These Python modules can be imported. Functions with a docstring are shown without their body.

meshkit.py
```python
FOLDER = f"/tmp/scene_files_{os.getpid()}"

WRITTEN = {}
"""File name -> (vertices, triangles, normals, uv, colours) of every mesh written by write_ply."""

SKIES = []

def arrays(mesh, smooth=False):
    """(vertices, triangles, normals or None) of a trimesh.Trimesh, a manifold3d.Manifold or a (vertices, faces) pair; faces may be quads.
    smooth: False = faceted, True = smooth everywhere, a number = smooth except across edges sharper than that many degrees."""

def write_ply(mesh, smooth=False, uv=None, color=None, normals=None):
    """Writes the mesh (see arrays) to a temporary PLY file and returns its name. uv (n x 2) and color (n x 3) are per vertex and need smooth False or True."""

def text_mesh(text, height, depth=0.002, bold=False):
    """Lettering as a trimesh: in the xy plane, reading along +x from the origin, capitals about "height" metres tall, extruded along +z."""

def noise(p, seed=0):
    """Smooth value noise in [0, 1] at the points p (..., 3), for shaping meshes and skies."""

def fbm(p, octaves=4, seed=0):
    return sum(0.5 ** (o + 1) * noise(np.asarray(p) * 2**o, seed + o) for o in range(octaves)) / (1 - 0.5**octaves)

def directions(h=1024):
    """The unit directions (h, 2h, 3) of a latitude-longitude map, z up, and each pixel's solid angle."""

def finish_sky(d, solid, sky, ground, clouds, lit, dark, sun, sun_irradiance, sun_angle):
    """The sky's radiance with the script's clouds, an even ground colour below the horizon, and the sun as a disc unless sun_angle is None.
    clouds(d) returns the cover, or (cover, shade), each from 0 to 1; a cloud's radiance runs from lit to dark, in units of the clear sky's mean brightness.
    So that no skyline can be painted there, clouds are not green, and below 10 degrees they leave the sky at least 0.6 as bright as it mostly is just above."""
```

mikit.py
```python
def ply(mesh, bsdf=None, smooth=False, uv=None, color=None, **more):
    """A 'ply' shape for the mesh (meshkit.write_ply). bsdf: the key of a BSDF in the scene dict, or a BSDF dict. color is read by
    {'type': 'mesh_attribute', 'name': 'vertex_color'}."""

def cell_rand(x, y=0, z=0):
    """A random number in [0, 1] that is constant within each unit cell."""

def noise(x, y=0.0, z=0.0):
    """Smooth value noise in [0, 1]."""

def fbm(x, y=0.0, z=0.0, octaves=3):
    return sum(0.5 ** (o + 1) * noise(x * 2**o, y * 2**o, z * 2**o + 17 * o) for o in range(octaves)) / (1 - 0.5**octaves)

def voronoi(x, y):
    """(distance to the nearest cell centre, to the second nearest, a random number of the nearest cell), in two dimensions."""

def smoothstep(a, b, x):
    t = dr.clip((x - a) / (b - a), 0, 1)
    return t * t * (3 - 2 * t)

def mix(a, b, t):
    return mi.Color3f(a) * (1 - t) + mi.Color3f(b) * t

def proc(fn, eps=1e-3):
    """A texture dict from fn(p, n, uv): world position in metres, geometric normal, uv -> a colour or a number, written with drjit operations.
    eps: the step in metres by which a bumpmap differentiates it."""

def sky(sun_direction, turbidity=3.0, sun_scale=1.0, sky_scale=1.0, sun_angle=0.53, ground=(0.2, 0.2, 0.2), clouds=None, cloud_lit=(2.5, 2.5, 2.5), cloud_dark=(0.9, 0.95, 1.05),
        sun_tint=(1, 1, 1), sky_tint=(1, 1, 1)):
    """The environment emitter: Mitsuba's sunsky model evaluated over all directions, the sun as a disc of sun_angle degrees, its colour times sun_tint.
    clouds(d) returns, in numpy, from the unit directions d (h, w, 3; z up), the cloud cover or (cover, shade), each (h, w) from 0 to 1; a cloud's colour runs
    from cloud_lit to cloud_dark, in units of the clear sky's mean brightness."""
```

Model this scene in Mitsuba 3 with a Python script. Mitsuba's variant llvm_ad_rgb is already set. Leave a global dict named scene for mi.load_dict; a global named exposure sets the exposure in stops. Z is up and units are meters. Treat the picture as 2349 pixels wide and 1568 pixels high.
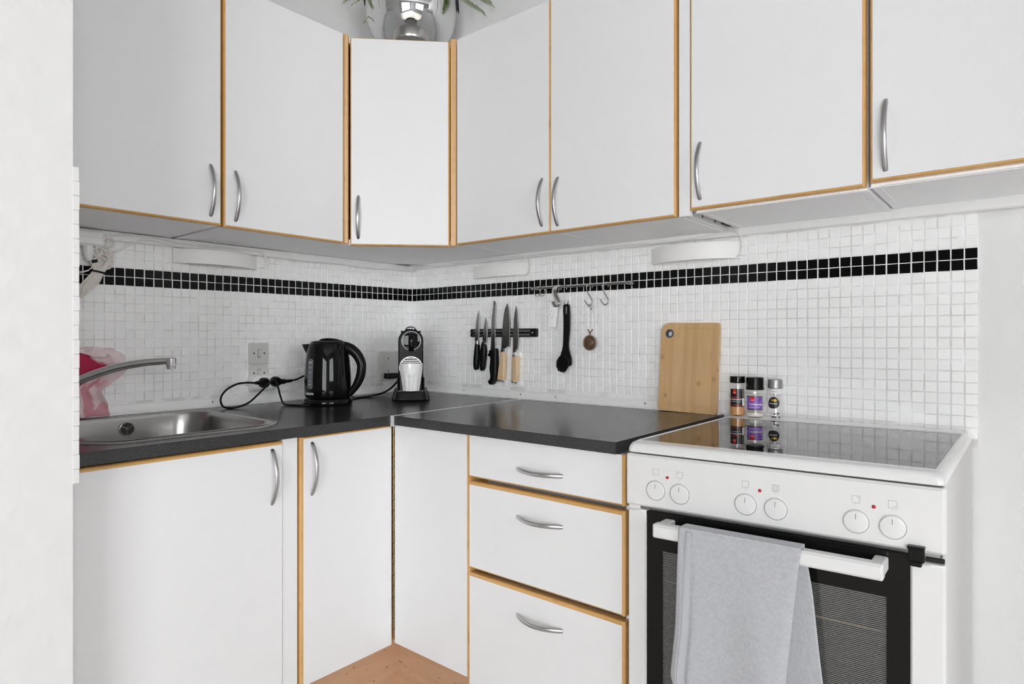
import math, random
import numpy as np, trimesh, manifold3d
import drjit as dr
import mitsuba as mi
import mikit, meshkit
from mikit import ply, proc, noise, fbm, smoothstep, mix
from shapely.geometry import Polygon, Point, LineString, box as sbox
from shapely import affinity

T = mi.ScalarTransform4f
rng = np.random.RandomState(7)
scene, labels = {}, {}

# ------------------------------------------------------------------ camera, light, exposure
CAM = np.array([1.94019, -1.70800, 1.1094]); YAW = 0.69157; FPX = 1440.67
FWD = np.array([-math.sin(YAW), math.cos(YAW), 0.0]); RGT = np.array([math.cos(YAW), math.sin(YAW), 0.0])
scene['camera'] = {'type': 'perspective', 'fov': math.degrees(2 * math.atan(1174.5 / FPX)), 'fov_axis': 'x', 'near_clip': 0.02,
                   'principal_point_offset_y': 8.3 / 1568,
                   'to_world': T().look_at(origin=CAM.tolist(), target=(CAM + FWD).tolist(), up=[0, 0, 1])}
exposure = 0.36
WINDOW_BACK = 7.6
WINDOW_FILL = 7.0      # added window out of view, fills light onto the sink wall
# radiance of the curtained window behind the camera
FILL_LAMP = 0.05             # weak fill from a ceiling lamp added out of view

def emit(v, tint=(1, 1, 1)):
    return {'type': 'area', 'radiance': {'type': 'rgb', 'value': [v * t for t in tint]}}

# ------------------------------------------------------------------ materials
def rgb(*c):
    c = c[0] if len(c) == 1 else c
    return {'type': 'rgb', 'value': list(map(float, c))}
def lin(r, g, b):
    return tuple((((c / 255 + 0.055) / 1.055) ** 2.4) if c > 10 else c / 255 / 12.92 for c in (r, g, b))
def mat(key, color, rough=0.5, metallic=0.0, spec=0.5, coat=0.0, bump=None, bscale=0.001, sheen=0.0, two=True, coat_gloss=0.9):
    b = {'type': 'principled', 'base_color': color if isinstance(color, dict) else rgb(color), 'roughness': rough if isinstance(rough, dict) else float(rough),
         'metallic': float(metallic), 'specular': float(spec), 'clearcoat': float(coat), 'clearcoat_gloss': coat_gloss, 'sheen': float(sheen)}
    if bump is not None:
        b = {'type': 'bumpmap', 'tex': bump, 'scale': float(bscale), 'bsdf': b}
    scene[key] = {'type': 'twosided', 'bsdf': b} if two else b
    return key

def f_paint(p, n, uv):
    return fbm(p.x * 90, p.y * 90, p.z * 90, 3)
def f_plaster(p, n, uv):
    return fbm(p.x * 28, p.y * 28, p.z * 28, 3) + 0.25 * noise(p.x * 180, p.y * 180, p.z * 180)
def f_wallcol(p, n, uv):
    t = fbm(p.x * 6, p.y * 6, p.z * 6, 3)
    spots = smoothstep(0.980, 0.99, noise(p.x * 170 + 3, p.y * 170, p.z * 170))
    return mix(mix((0.70, 0.70, 0.70), (0.75, 0.75, 0.745), t), (0.20, 0.19, 0.18), spots * 0.4)
def f_tilecol(p, n, uv):
    r = mikit.cell_rand(p.x * 40 + 0.01 + 500, p.y * 40 + 500.01, p.z * 40.32 + 0.2)
    return mix((0.86, 0.86, 0.86), (0.90, 0.90, 0.90), r)
def f_groutcol(p, n, uv):
    t = fbm(p.x * 30, p.y * 30, p.z * 30, 3)
    grease = smoothstep(1.15, 1.45, p.x) * smoothstep(0.25, 0.5, fbm(p.x * 14 + 5, p.y * 14, p.z * 14, 3)) * smoothstep(1.25, 1.2, p.z)   # joints by the cooker are soiled
    return mix(mix((0.66, 0.655, 0.645), (0.83, 0.83, 0.83), smoothstep(0.28, 0.62, t)), (0.56, 0.55, 0.535), grease * 0.55)
def wood(a, b, c, axis, s=1.0):
    def fn(p, n, uv):
        q = [p.x * 60 * s, p.y * 60 * s, p.z * 60 * s]
        q[axis] = q[axis] * 0.06
        w = fbm(q[0], q[1], q[2], 4)
        q2 = [p.x * 500, p.y * 500, p.z * 500]
        q2[axis] = q2[axis] * 0.06
        fl = smoothstep(0.74, 0.86, noise(*q2))
        return mix(mix(a, b, smoothstep(0.25, 0.75, w)), c, fl * 0.5)
    return proc(fn)
def f_speck(p, n, uv):
    a = noise(p.x * 1300, p.y * 1300, p.z * 1300)
    b = noise(p.x * 1000 + 9, p.y * 1000, p.z * 1000)
    return mix(mix((0.010, 0.010, 0.0105), (0.030, 0.030, 0.031), a), (0.085, 0.085, 0.085), smoothstep(0.62, 0.88, b))
def f_speckb(p, n, uv):
    return noise(p.x * 800, p.y * 800, p.z * 800)
def f_brush(p, n, uv):
    return noise(p.x * 50, p.y * 1200, p.z * 1200) * 0.5 + noise(p.x * 1200, p.y * 60, p.z * 1200) * 0.5
def f_towel(p, n, uv):
    return mix((0.355, 0.36, 0.38), (0.395, 0.40, 0.42), smoothstep(0.2, 0.8, fbm(p.x * 260, p.y * 260, p.z * 200, 4)))
def f_towelb(p, n, uv):
    return fbm(p.x * 420, p.y * 420, p.z * 420, 3)
def f_bamboo(p, n, uv):
    u, v = uv.x, uv.y
    k = dr.floor(u * 72)
    strip = mikit.cell_rand(k + 0.5, 0.5, 0.5)
    g = fbm(u * 900, v * 18, 3.0, 3)
    v0 = 0.03 + 0.20 * mikit.cell_rand(k + 0.5, 3.5, 0.5)
    edge = smoothstep(0.0, 0.25, dr.abs(u * 72 - k - 0.5) * -1 + 0.5)
    node = dr.exp(-dr.square((v - v0 + 0.004 * (noise(u * 500, v * 200, 1.0) - 0.5)) / 0.006)) * smoothstep(0.45, 0.55, mikit.cell_rand(k + 0.5, 7.5, 0.5)) * edge * (0.5 + 0.5 * noise(u * 700, v * 300, 5.0))
    c = mix((0.50, 0.315, 0.15), (0.58, 0.38, 0.195), strip)
    c = mix(c, (0.44, 0.26, 0.11), smoothstep(0.45, 0.8, g) * 0.5)
    return mix(c, (0.27, 0.13, 0.04), node * 0.75)
def f_cloth(p, n, uv):
    t = fbm(p.x * 30 + 2, p.y * 30, p.z * 22, 3) - 0.5
    d = 0.86 - 1.15 * dr.abs(uv.y - 0.60) - uv.x + 0.25 * t
    d2 = 0.07 - dr.abs(uv.x - 0.80 + 0.5 * t) + 0.06 * smoothstep(0.5, 0.2, uv.y) - 0.3 * smoothstep(0.45, 0.6, uv.y)
    k = dr.maximum(smoothstep(-0.02, 0.05, d), 0.55 * smoothstep(-0.03, 0.05, d2))
    return mix(mix((0.70, 0.53, 0.55), (0.80, 0.68, 0.69), fbm(p.x * 60, p.y * 60, p.z * 60, 2)), (0.46, 0.035, 0.085), k)
def f_rust(p, n, uv):
    return mix((0.05, 0.026, 0.014), (0.17, 0.095, 0.055), fbm(p.x * 130, p.y * 130, p.z * 130, 3))
def f_plinth(p, n, uv):
    w = fbm((p.x - p.y) * 9, p.z * 60, 2.0, 4)
    s = smoothstep(0.83, 0.9, noise(p.x * 130, p.y * 130, p.z * 130))
    return mix(mix((0.45, 0.275, 0.165), (0.53, 0.335, 0.215), w), (0.16, 0.09, 0.05), s * 0.6)
def f_leaf(p, n, uv):
    return mix((0.04, 0.10, 0.012), (0.20, 0.28, 0.03), noise(p.x * 40, p.y * 40, p.z * 40))
def f_chalk(p, n, uv):
    return mix((0.05, 0.045, 0.05), (0.60, 0.60, 0.60), smoothstep(0.45, 0.55, noise(p.x * 300, p.y * 300, p.z * 220)))
def f_pepper(p, n, uv):
    return mix((0.42, 0.20, 0.06), (0.55, 0.30, 0.12), noise(p.x * 900, p.y * 900, p.z * 900))

mat('m_wall', proc(f_wallcol), 0.7, spec=0.3, bump=proc(f_plaster), bscale=0.0025)
mat('m_plaster', rgb(0.66, 0.66, 0.655), 0.6, spec=0.3, bump=proc(f_plaster), bscale=0.003)
mat('m_ceiling', rgb(0.42, 0.42, 0.42), 0.8, spec=0.2)  # unseen ceiling, darkened so less light bounces down
mat('m_wall_grey', rgb(0.20, 0.20, 0.205), 0.8, spec=0.2)  # for the unseen walls, dark so they return little light
mat('m_floor', wood((0.58, 0.545, 0.50), (0.68, 0.64, 0.60), (0.48, 0.43, 0.38), 1), 0.4)  # unseen floor, paled to throw light up under the cabinets
mat('m_tile', proc(f_tilecol), 0.24, spec=0.4)
mat('m_tile_black', rgb(0.003, 0.003, 0.003), 0.13, spec=0.18)
mat('m_grout', proc(f_groutcol), 0.8, spec=0.2)
mat('m_paint', rgb(0.80, 0.80, 0.80), 0.4, bump=proc(f_paint), bscale=0.0006)
mat('m_door', rgb(0.69, 0.69, 0.698), 0.34, spec=0.45)
mat('m_carcass', rgb(0.84, 0.845, 0.86), 0.4, spec=0.4)
for ax in range(3):
    mat('m_lip%d' % ax, wood((0.48, 0.265, 0.080), (0.57, 0.335, 0.125), (0.28, 0.12, 0.03), ax), 0.3, spec=0.5)
mat('m_post', wood((0.55, 0.335, 0.15), (0.63, 0.40, 0.20), (0.42, 0.24, 0.09), 2), 0.35)
mat('m_plinth', proc(f_plinth), 0.5)
mat('m_top', rgb(0.009, 0.009, 0.0092), 0.22, spec=0.36)
mat('m_speck', proc(f_speck), 0.35, bump=proc(f_speckb), bscale=0.0004)
mat('m_joint', rgb(0.62, 0.62, 0.62), 0.35, metallic=0.3)
mat('m_handle', rgb(0.50, 0.50, 0.51), 0.27, metallic=1.0)
mat('m_chrome', rgb(0.80, 0.80, 0.81), 0.06, metallic=1.0)
mat('m_silver', rgb(0.80, 0.80, 0.80), 0.035, metallic=1.0)
mat('m_satin', rgb(0.50, 0.49, 0.47), 0.25, metallic=1.0)
mat('m_steel', rgb(0.40, 0.395, 0.39), 0.24, metallic=1.0, bump=proc(f_brush), bscale=0.00004)
mat('m_blade', rgb(0.30, 0.30, 0.295), 0.28, metallic=1.0)
mat('m_blade_damask', rgb(0.19, 0.19, 0.185), 0.32, metallic=1.0)
mat('m_black_gloss', rgb(0.003, 0.003, 0.003), 0.04, spec=0.26)
mat('m_brass', rgb(0.50, 0.36, 0.14), 0.35, metallic=1.0)
mat('m_chrome_satin', rgb(0.92, 0.92, 0.92), 0.3, metallic=1.0)
mat('m_silver_grey', rgb(0.36, 0.36, 0.36), 0.42, metallic=0.8)
mat('m_black', rgb(0.005, 0.005, 0.005), 0.25, spec=0.18)
mat('m_black_matte', rgb(0.008, 0.008, 0.008), 0.5, spec=0.25)
mat('m_dark', rgb(0.02, 0.02, 0.02), 0.6)
mat('m_white_plastic', rgb(0.82, 0.82, 0.82), 0.3)
mat('m_lampshade', rgb(0.82, 0.82, 0.81), 0.45)
mat('m_cable_white', rgb(0.66, 0.62, 0.57), 0.45)
mat('m_cord_white', rgb(0.78, 0.77, 0.76), 0.45)
mat('m_enamel', rgb(0.61, 0.61, 0.61), 0.18, spec=0.5)
mat('m_enamel_shaded', rgb(0.53, 0.53, 0.525), 0.35)  # darker copy of the enamel, side shade put into the colour
scene['m_ceran'] = {'type': 'twosided', 'bsdf': {'type': 'plastic', 'int_ior': 1.46, 'diffuse_reflectance': rgb(0.004, 0.004, 0.004)}}
mat('m_oven_black', rgb(0.005, 0.005, 0.005), 0.12, spec=0.25)
mat('m_oven_inside', rgb(0.07, 0.07, 0.07), 0.5)
mat('m_print_line', rgb(0.13, 0.13, 0.13), 0.4)
mat('m_print', rgb(0.22, 0.22, 0.22), 0.5)
mat('m_ink', rgb(0.12, 0.12, 0.12), 0.5)
mat('m_red_lamp', rgb(0.35, 0.004, 0.01), 0.1)
mat('m_red', rgb(0.60, 0.010, 0.02), 0.35)
mat('m_red_dull', rgb(0.30, 0.012, 0.02), 0.4)
mat('m_purple', rgb(0.20, 0.095, 0.42), 0.35)
mat('m_purple_dark', rgb(0.09, 0.03, 0.20), 0.35)
mat('m_yellow', rgb(0.75, 0.45, 0.03), 0.35)
mat('m_labelblack', rgb(0.008, 0.008, 0.008), 0.25)
mat('m_tag', rgb(0.93, 0.93, 0.93), 0.25)
mat('m_ring_metal', rgb(0.86, 0.86, 0.86), 0.4, metallic=0.5)
mat('m_labelwhite', rgb(0.80, 0.80, 0.80), 0.35)
mat('m_pepper', proc(f_pepper), 0.8)
mat('m_salt', rgb(0.62, 0.60, 0.54), 0.8)
mat('m_corns', rgb(0.02, 0.015, 0.012), 0.7)
mat('m_towel', proc(f_towel), 0.95, spec=0.1, sheen=0.5, bump=proc(f_towelb), bscale=0.0016)
mat('m_hem', rgb(0.36, 0.365, 0.385), 0.95, spec=0.1, bump=proc(f_towelb), bscale=0.002)
mat('m_bamboo', proc(f_bamboo), 0.42)
mat('m_ring', rgb(0.055, 0.065, 0.085), 0.4)
mat('m_ash', wood((0.55, 0.40, 0.24), (0.64, 0.48, 0.30), (0.45, 0.30, 0.16), 2, 1.6), 0.45)
mat('m_cloth', proc(f_cloth), 0.9, spec=0.1, sheen=0.3)
mat('m_plate_grey', rgb(0.60, 0.60, 0.59), 0.35)
mat('m_rust', proc(f_rust), 0.45, metallic=0.2)
mat('m_rust_rim', rgb(0.20, 0.14, 0.095), 0.4, metallic=0.3)
mat('m_wire', rgb(0.42, 0.41, 0.40), 0.2, metallic=1.0)
mat('m_gauge', rgb(0.11, 0.115, 0.125), 0.2)
mat('m_porcelain', rgb(0.80, 0.80, 0.80), 0.12, coat=0.5)
mat('m_leaf', proc(f_leaf), 0.5)
mat('m_leaf_dark', rgb(0.012, 0.014, 0.018), 0.3)
mat('m_tagmark', rgb(0.35, 0.35, 0.36), 0.5)
mat('m_soil', rgb(0.03, 0.02, 0.015), 0.9)
mat('m_flaking', proc(f_chalk), 0.7)
mat('m_curtain', rgb(0.8, 0.8, 0.8), 0.9)
scene['m_glass'] = {'type': 'thindielectric', 'int_ior': 1.45}

# ------------------------------------------------------------------ mesh helpers
def mesh(v, f):
    return trimesh.Trimesh(np.asarray(v, float), np.asarray(f, int), process=False)
def cat(*ms):
    return trimesh.util.concatenate([m for m in ms])
def hull(pts):
    return trimesh.convex.convex_hull(np.asarray(pts, float))
def rbox(x0, x1, y0, y1, z0, z1, r=0.0):
    """Box with chamfered edges."""
    lo, hi = np.minimum((x0, y0, z0), (x1, y1, z1)), np.maximum((x0, y0, z0), (x1, y1, z1))
    if r <= 0:
        return trimesh.creation.box(bounds=[lo, hi])
    r = min(r, 0.49 * (hi - lo).min())
    c = []
    for sx in (0, 1):
        for sy in (0, 1):
            for sz in (0, 1):
                p = np.array([(lo, hi)[sx][0], (lo, hi)[sy][1], (lo, hi)[sz][2]])
                o = np.array([1 - 2 * sx, 1 - 2 * sy, 1 - 2 * sz]) * r
                for k in ((0, 1, 1), (1, 0, 1), (1, 1, 0), (.3, .3, 1), (.3, 1, .3), (1, .3, .3)):
                    c.append(p + o * np.array(k))
    return hull(c)
def put(m, origin, u, v, w):
    """Local (u, v, w) coordinates into the world."""
    m = m.copy()
    A = np.stack([u, v, w], 1)
    m.vertices = np.asarray(origin, float) + np.asarray(m.vertices) @ A.T
    if np.linalg.det(A) < 0:
        m.invert()
    return m
X_, Y_, Z_ = np.eye(3)
R2 = math.sqrt(0.5)
def on_right(m, y=0.0):                 # u = +x, v = z, w = out of the wall (-y)
    return put(m, (0, y, 0), X_, Z_, -Y_)
def on_left(m, x=0.0):                  # u = +y, v = z, w = out of the wall (+x)
    return put(m, (x, 0, 0), Y_, Z_, X_)
def ext(poly, h, w0=0.0):
    if not isinstance(poly, Polygon) and not hasattr(poly, 'geoms'):
        poly = Polygon(poly)
    gs = getattr(poly, 'geoms', [poly])
    m = cat(*[trimesh.creation.extrude_polygon(g.buffer(0) if not g.is_valid else g, h, engine='earcut') for g in gs])
    m.apply_translation((0, 0, w0))
    return m
def bev(poly, h, b, w0=0.0):
    """Extruded outline whose front edge is bevelled by b."""
    if not isinstance(poly, Polygon):
        poly = Polygon(poly)
    if poly.area > 0.9995 * poly.convex_hull.area:
        q = poly.buffer(-b, quad_segs=4)
        e, i_ = np.array(poly.exterior.coords), np.array(q.exterior.coords)
        return hull(np.vstack([np.c_[e, np.full(len(e), w0)], np.c_[e, np.full(len(e), w0 + h - b)], np.c_[i_, np.full(len(i_), w0 + h)]]))
    poly = poly if poly.exterior.is_ccw else Polygon(list(poly.exterior.coords)[::-1])
    a = ext(poly, h - b, w0)
    pts = np.array(poly.exterior.coords)[:-1]
    n = len(pts)
    inn = []
    for i in range(n):
        e0, e1 = pts[i] - pts[i - 1], pts[(i + 1) % n] - pts[i]
        n0, n1 = np.array([-e0[1], e0[0]]), np.array([-e1[1], e1[0]])
        n0, n1 = n0 / (np.linalg.norm(n0) + 1e-12), n1 / (np.linalg.norm(n1) + 1e-12)
        k = (n0 + n1); k = k / max(0.5, (k @ k) / 2) if k @ k > 1e-9 else n0
        inn.append(pts[i] + b * k)
    inn = np.array(inn)
    v = np.vstack([np.c_[pts, np.full(n, w0 + h - b)], np.c_[inn, np.full(n, w0 + h)]])
    f = [[i, (i + 1) % n, n + (i + 1) % n] for i in range(n)] + [[i, n + (i + 1) % n, n + i] for i in range(n)]
    vc, fc = trimesh.creation.triangulate_polygon(Polygon(inn).buffer(0), engine='earcut') if Polygon(inn).is_valid else (inn, np.zeros((0, 3), int))
    cap = mesh(np.c_[vc, np.full(len(vc), w0 + h)], fc)
    if len(fc) and cap.face_normals[:, 2].mean() < 0:
        cap.invert()
    a.update_faces(~((a.face_normals[:, 2] > 0.9) & (a.triangles_center[:, 2] > w0 + h - b - 1e-6)))
    return cat(a, mesh(v, f), cap)
def rrect(x0, x1, y0, y1, r, q=5):
    return sbox(x0 + r, y0 + r, x1 - r, y1 - r).buffer(r, quad_segs=q)
def spline(P, n=12, closed=False):
    P = np.asarray(P, float)
    if closed:
        Q = np.vstack([P[-1], P, P[0], P[1]])
    else:
        Q = np.vstack([2 * P[0] - P[1], P, 2 * P[-1] - P[-2]])
    out = []
    for i in range(1, len(Q) - 2):
        a, b, c, d = Q[i - 1], Q[i], Q[i + 1], Q[i + 2]
        for t in np.linspace(0, 1, n, endpoint=False):
            out.append(0.5 * (2 * b + (c - a) * t + (2 * a - 5 * b + 4 * c - d) * t * t + (3 * b - a - 3 * c + d) * t ** 3))
    if not closed:
        out.append(P[-1])
    return np.array(out)
def tube(P, r, n=8, side=None, rw=None, closed=False, caps=True):
    """Swept tube; with side, an ellipse of half widths rw along side and r across it."""
    P = np.asarray(P, float); m = len(P)
    r = np.broadcast_to(np.asarray(r, float), (m,)); rw = r if rw is None else np.broadcast_to(np.asarray(rw, float), (m,))
    tan = np.gradient(P, axis=0)
    if closed:
        tan = np.roll(P, -1, 0) - np.roll(P, 1, 0)
    tan /= np.linalg.norm(tan, axis=1, keepdims=True) + 1e-12
    a = np.cross(tan[0], [0.13, 0.31, 0.94]) if side is None else np.asarray(side, float)
    rings = []
    ang = np.arange(n) / n * 2 * np.pi
    for i in range(m):
        if side is not None:
            a = np.asarray(side, float)
        a = a - tan[i] * (a @ tan[i]); a = a / (np.linalg.norm(a) + 1e-12)
        b = np.cross(tan[i], a)
        rings.append(P[i] + np.outer(np.cos(ang) * rw[i], a) + np.outer(np.sin(ang) * r[i], b))
    v = np.vstack(rings); f = []
    for i in range(m if closed else m - 1):
        j = (i + 1) % m
        for k in range(n):
            l = (k + 1) % n
            f += [[i * n + k, i * n + l, j * n + l], [i * n + k, j * n + l, j * n + k]]
    if caps and not closed:
        v = np.vstack([v, P[0], P[-1]])
        for k in range(n):
            l = (k + 1) % n
            f += [[m * n, l, k], [m * n + 1, (m - 1) * n + k, (m - 1) * n + l]]
    return mesh(v, f)
def lathe(prof, n=48, cx=0, cy=0, z=0):
    """Profile of (radius, height) points turned about z."""
    prof = np.asarray(prof, float); m = len(prof); ang = np.arange(n) / n * 2 * np.pi
    v = np.concatenate([np.stack([r * np.cos(ang) + cx, r * np.sin(ang) + cy, np.full(n, h + z)], 1) for r, h in prof])
    f = []
    for i in range(m - 1):
        for k in range(n):
            l = (k + 1) % n
            a, b, c, d = i * n + k, i * n + l, (i + 1) * n + l, (i + 1) * n + k
            if prof[i][0] > 1e-9: f.append([a, b, c])
            if prof[i + 1][0] > 1e-9: f.append([a, c, d])
    return mesh(v, f)
def loft(rings, cap0=False, cap1=False):
    n = len(rings[0]); m = len(rings); v = np.vstack(rings); f = []
    for i in range(m - 1):
        for k in range(n):
            l = (k + 1) % n
            f += [[i * n + k, i * n + l, (i + 1) * n + l], [i * n + k, (i + 1) * n + l, (i + 1) * n + k]]
    ms = [mesh(v, f)]
    for on_, ring, s in ((cap0, rings[0], -1), (cap1, rings[-1], 1)):
        if on_:
            c = ring.mean(0)
            ff = [[n, k, (k + 1) % n] if s > 0 else [n, (k + 1) % n, k] for k in range(n)]
            ms.append(mesh(np.vstack([ring, c]), ff))
    return cat(*ms)
def rr_ring(x0, x1, y0, y1, r, z, q=6):
    out = []
    for cx, cy, a0 in ((x1 - r, y0 + r, -90), (x1 - r, y1 - r, 0), (x0 + r, y1 - r, 90), (x0 + r, y0 + r, 180)):
        for a in np.radians(a0 + np.linspace(0, 90, q + 1)):
            out.append([cx + r * math.cos(a), cy + r * math.sin(a), z])
    return np.array(out)
def ball(r, c, n=2):
    m = trimesh.creation.icosphere(n, r); m.apply_translation(c); return m
def disc(r, h, seg=32, r2=None):
    """Low cylinder along local w from 0 to h with a bevelled front."""
    r2 = r * 0.93 if r2 is None else r2
    return lathe([(0, 0), (r, 0), (r, h * 0.7), (r2, h), (0, h)], seg)

# ------------------------------------------------------------------ scene tree helpers
def numbered(key):
    def taken(k):
        return k in scene or k in labels or any(x.startswith(k + '__') for x in scene)
    if not taken(key):
        return key
    i = 1
    while taken('%s_%03d' % (key, i)):
        i += 1
    return '%s_%03d' % (key, i)
def thing(name, label, category, group=None):
    key = numbered(name); labels[key] = {'label': label, 'category': category}
    if group: labels[key]['group'] = group
    return key
def part(parent, name, m, bsdf, smooth=False, label=None, kind=None, **kw):
    key = numbered(parent + '__' + name)
    scene[key] = ply(m, bsdf, smooth, **kw)
    if label or kind:
        labels[key] = {}
        if label: labels[key]['label'] = label
        if kind: labels[key]['kind'] = kind
    return key
def single(name, m, bsdf, label, category, smooth=False, group=None, **kw):
    key = thing(name, label, category, group); scene[key] = ply(m, bsdf, smooth, **kw)
    return key
def struct(key, m, bsdf, label, smooth=False):
    scene[key] = ply(m, bsdf, smooth); labels[key] = {'label': label, 'kind': 'structure'}
    return key

# ------------------------------------------------------------------ the room
RX, RY, H = 5.4, -5.0, 2.62
struct('floor', rbox(-0.1, RX, RY, 0.1, -0.08, 0.0), 'm_floor', 'pale wooden floor of the kitchen, lightened to bounce light up')
struct('ceiling', rbox(-0.1, RX, RY, 0.1, H, H + 0.08), 'm_ceiling', 'plain ceiling, greyed to cut bounced light')
struct('wall_left', rbox(-0.106, -0.006, RY, 0.106, 0, H), 'm_wall', 'white wall behind the sink, mosaic tiled between worktop and cabinets')
struct('wall_right', rbox(-0.006, RX, 0.006, 0.106, 0, H), 'm_wall', 'white wall behind the cooker, mosaic tiled up to the wall cabinets')
# end of the partition wall that closes the sink run, its outline a little uneven
pw = trimesh.creation.box(bounds=[[-0.006, -1.62, 0], [0.671, -1.358, H]])
struct('wall_near', pw, 'm_plaster', 'rough white plastered wall end beside the sink')
# unseen back and far walls with window openings, greyed to cut bounced light
def wall_with_hole(u0, u1, a0, a1, z0, z1, th):
    poly = sbox(u0, 0, u1, H).difference(sbox(a0, z0, a1, z1))
    return ext(poly, th)
struct('wall_back', put(wall_with_hole(-0.1, RX, 2.5, 5.2, 0.25, 2.2, 0.1), (0, RY - 0.1, 0), X_, Z_, Y_), 'm_wall_grey', 'wall opposite the cooker, made grey to cut bounced light')
struct('wall_far', put(wall_with_hole(RY, 0.1, -3.2, -1.2, 0.9, 2.2, 0.1), (RX, 0, 0), Y_, Z_, X_), 'm_wall_grey', 'wall at the far end of the kitchen, made grey to cut bounced light')
def window(key, u0, u1, z0, z1, origin, u, w, L, label):
    f = sbox(u0, z0, u1, z1)
    mid = (u0 + u1) / 2
    holes = sbox(u0 + .05, z0 + .05, mid - .03, z1 - .05).union(sbox(mid + .03, z0 + .05, u1 - .05, z1 - .05))
    struct(key, put(ext(f.difference(holes), 0.06), origin, u, Z_, w), 'm_enamel', label)
    for a, b in ((u0 + .05, mid - .03), (mid + .03, u1 - .05)):
        k = numbered(key + '__pane')
        q = mesh([[a, z0 + .05, .02], [b, z0 + .05, .02], [b, z1 - .05, .02], [a, z1 - .05, .02]], [[0, 1, 2], [0, 2, 3]])
        q = put(q, origin, u, Z_, w)
        n = np.array(q.face_normals)[0]
        inward = np.array([RX / 2, RY / 2, 1.5]) - q.vertices.mean(0)
        if n @ inward < 0: q.invert()
        scene[k] = ply(q, 'm_curtain', emitter=emit(L, (0.97, 0.985, 1.0)))
window('window_1', 2.5, 5.2, 0.25, 2.2, (0, RY - 0.07, 0), X_, Y_, WINDOW_BACK, 'bright window opposite the cooker')
window('window_2', -3.2, -1.2, 0.9, 2.2, (RX + 0.07, 0, 0), Y_, -X_, WINDOW_FILL, 'window added out of view to fill light onto the sink wall')  # added window, only there to brighten the sink side
cl = thing('added_ceiling_lamp', 'round white lamp added on the ceiling out of view as fill', 'lamp')
part(cl, 'rim', lathe([(0.20, H - 0.002), (0.21, H - 0.03), (0.19, H - 0.045), (0.185, H - 0.03)], 48, 2.3, -2.3), 'm_enamel', True)
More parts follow.
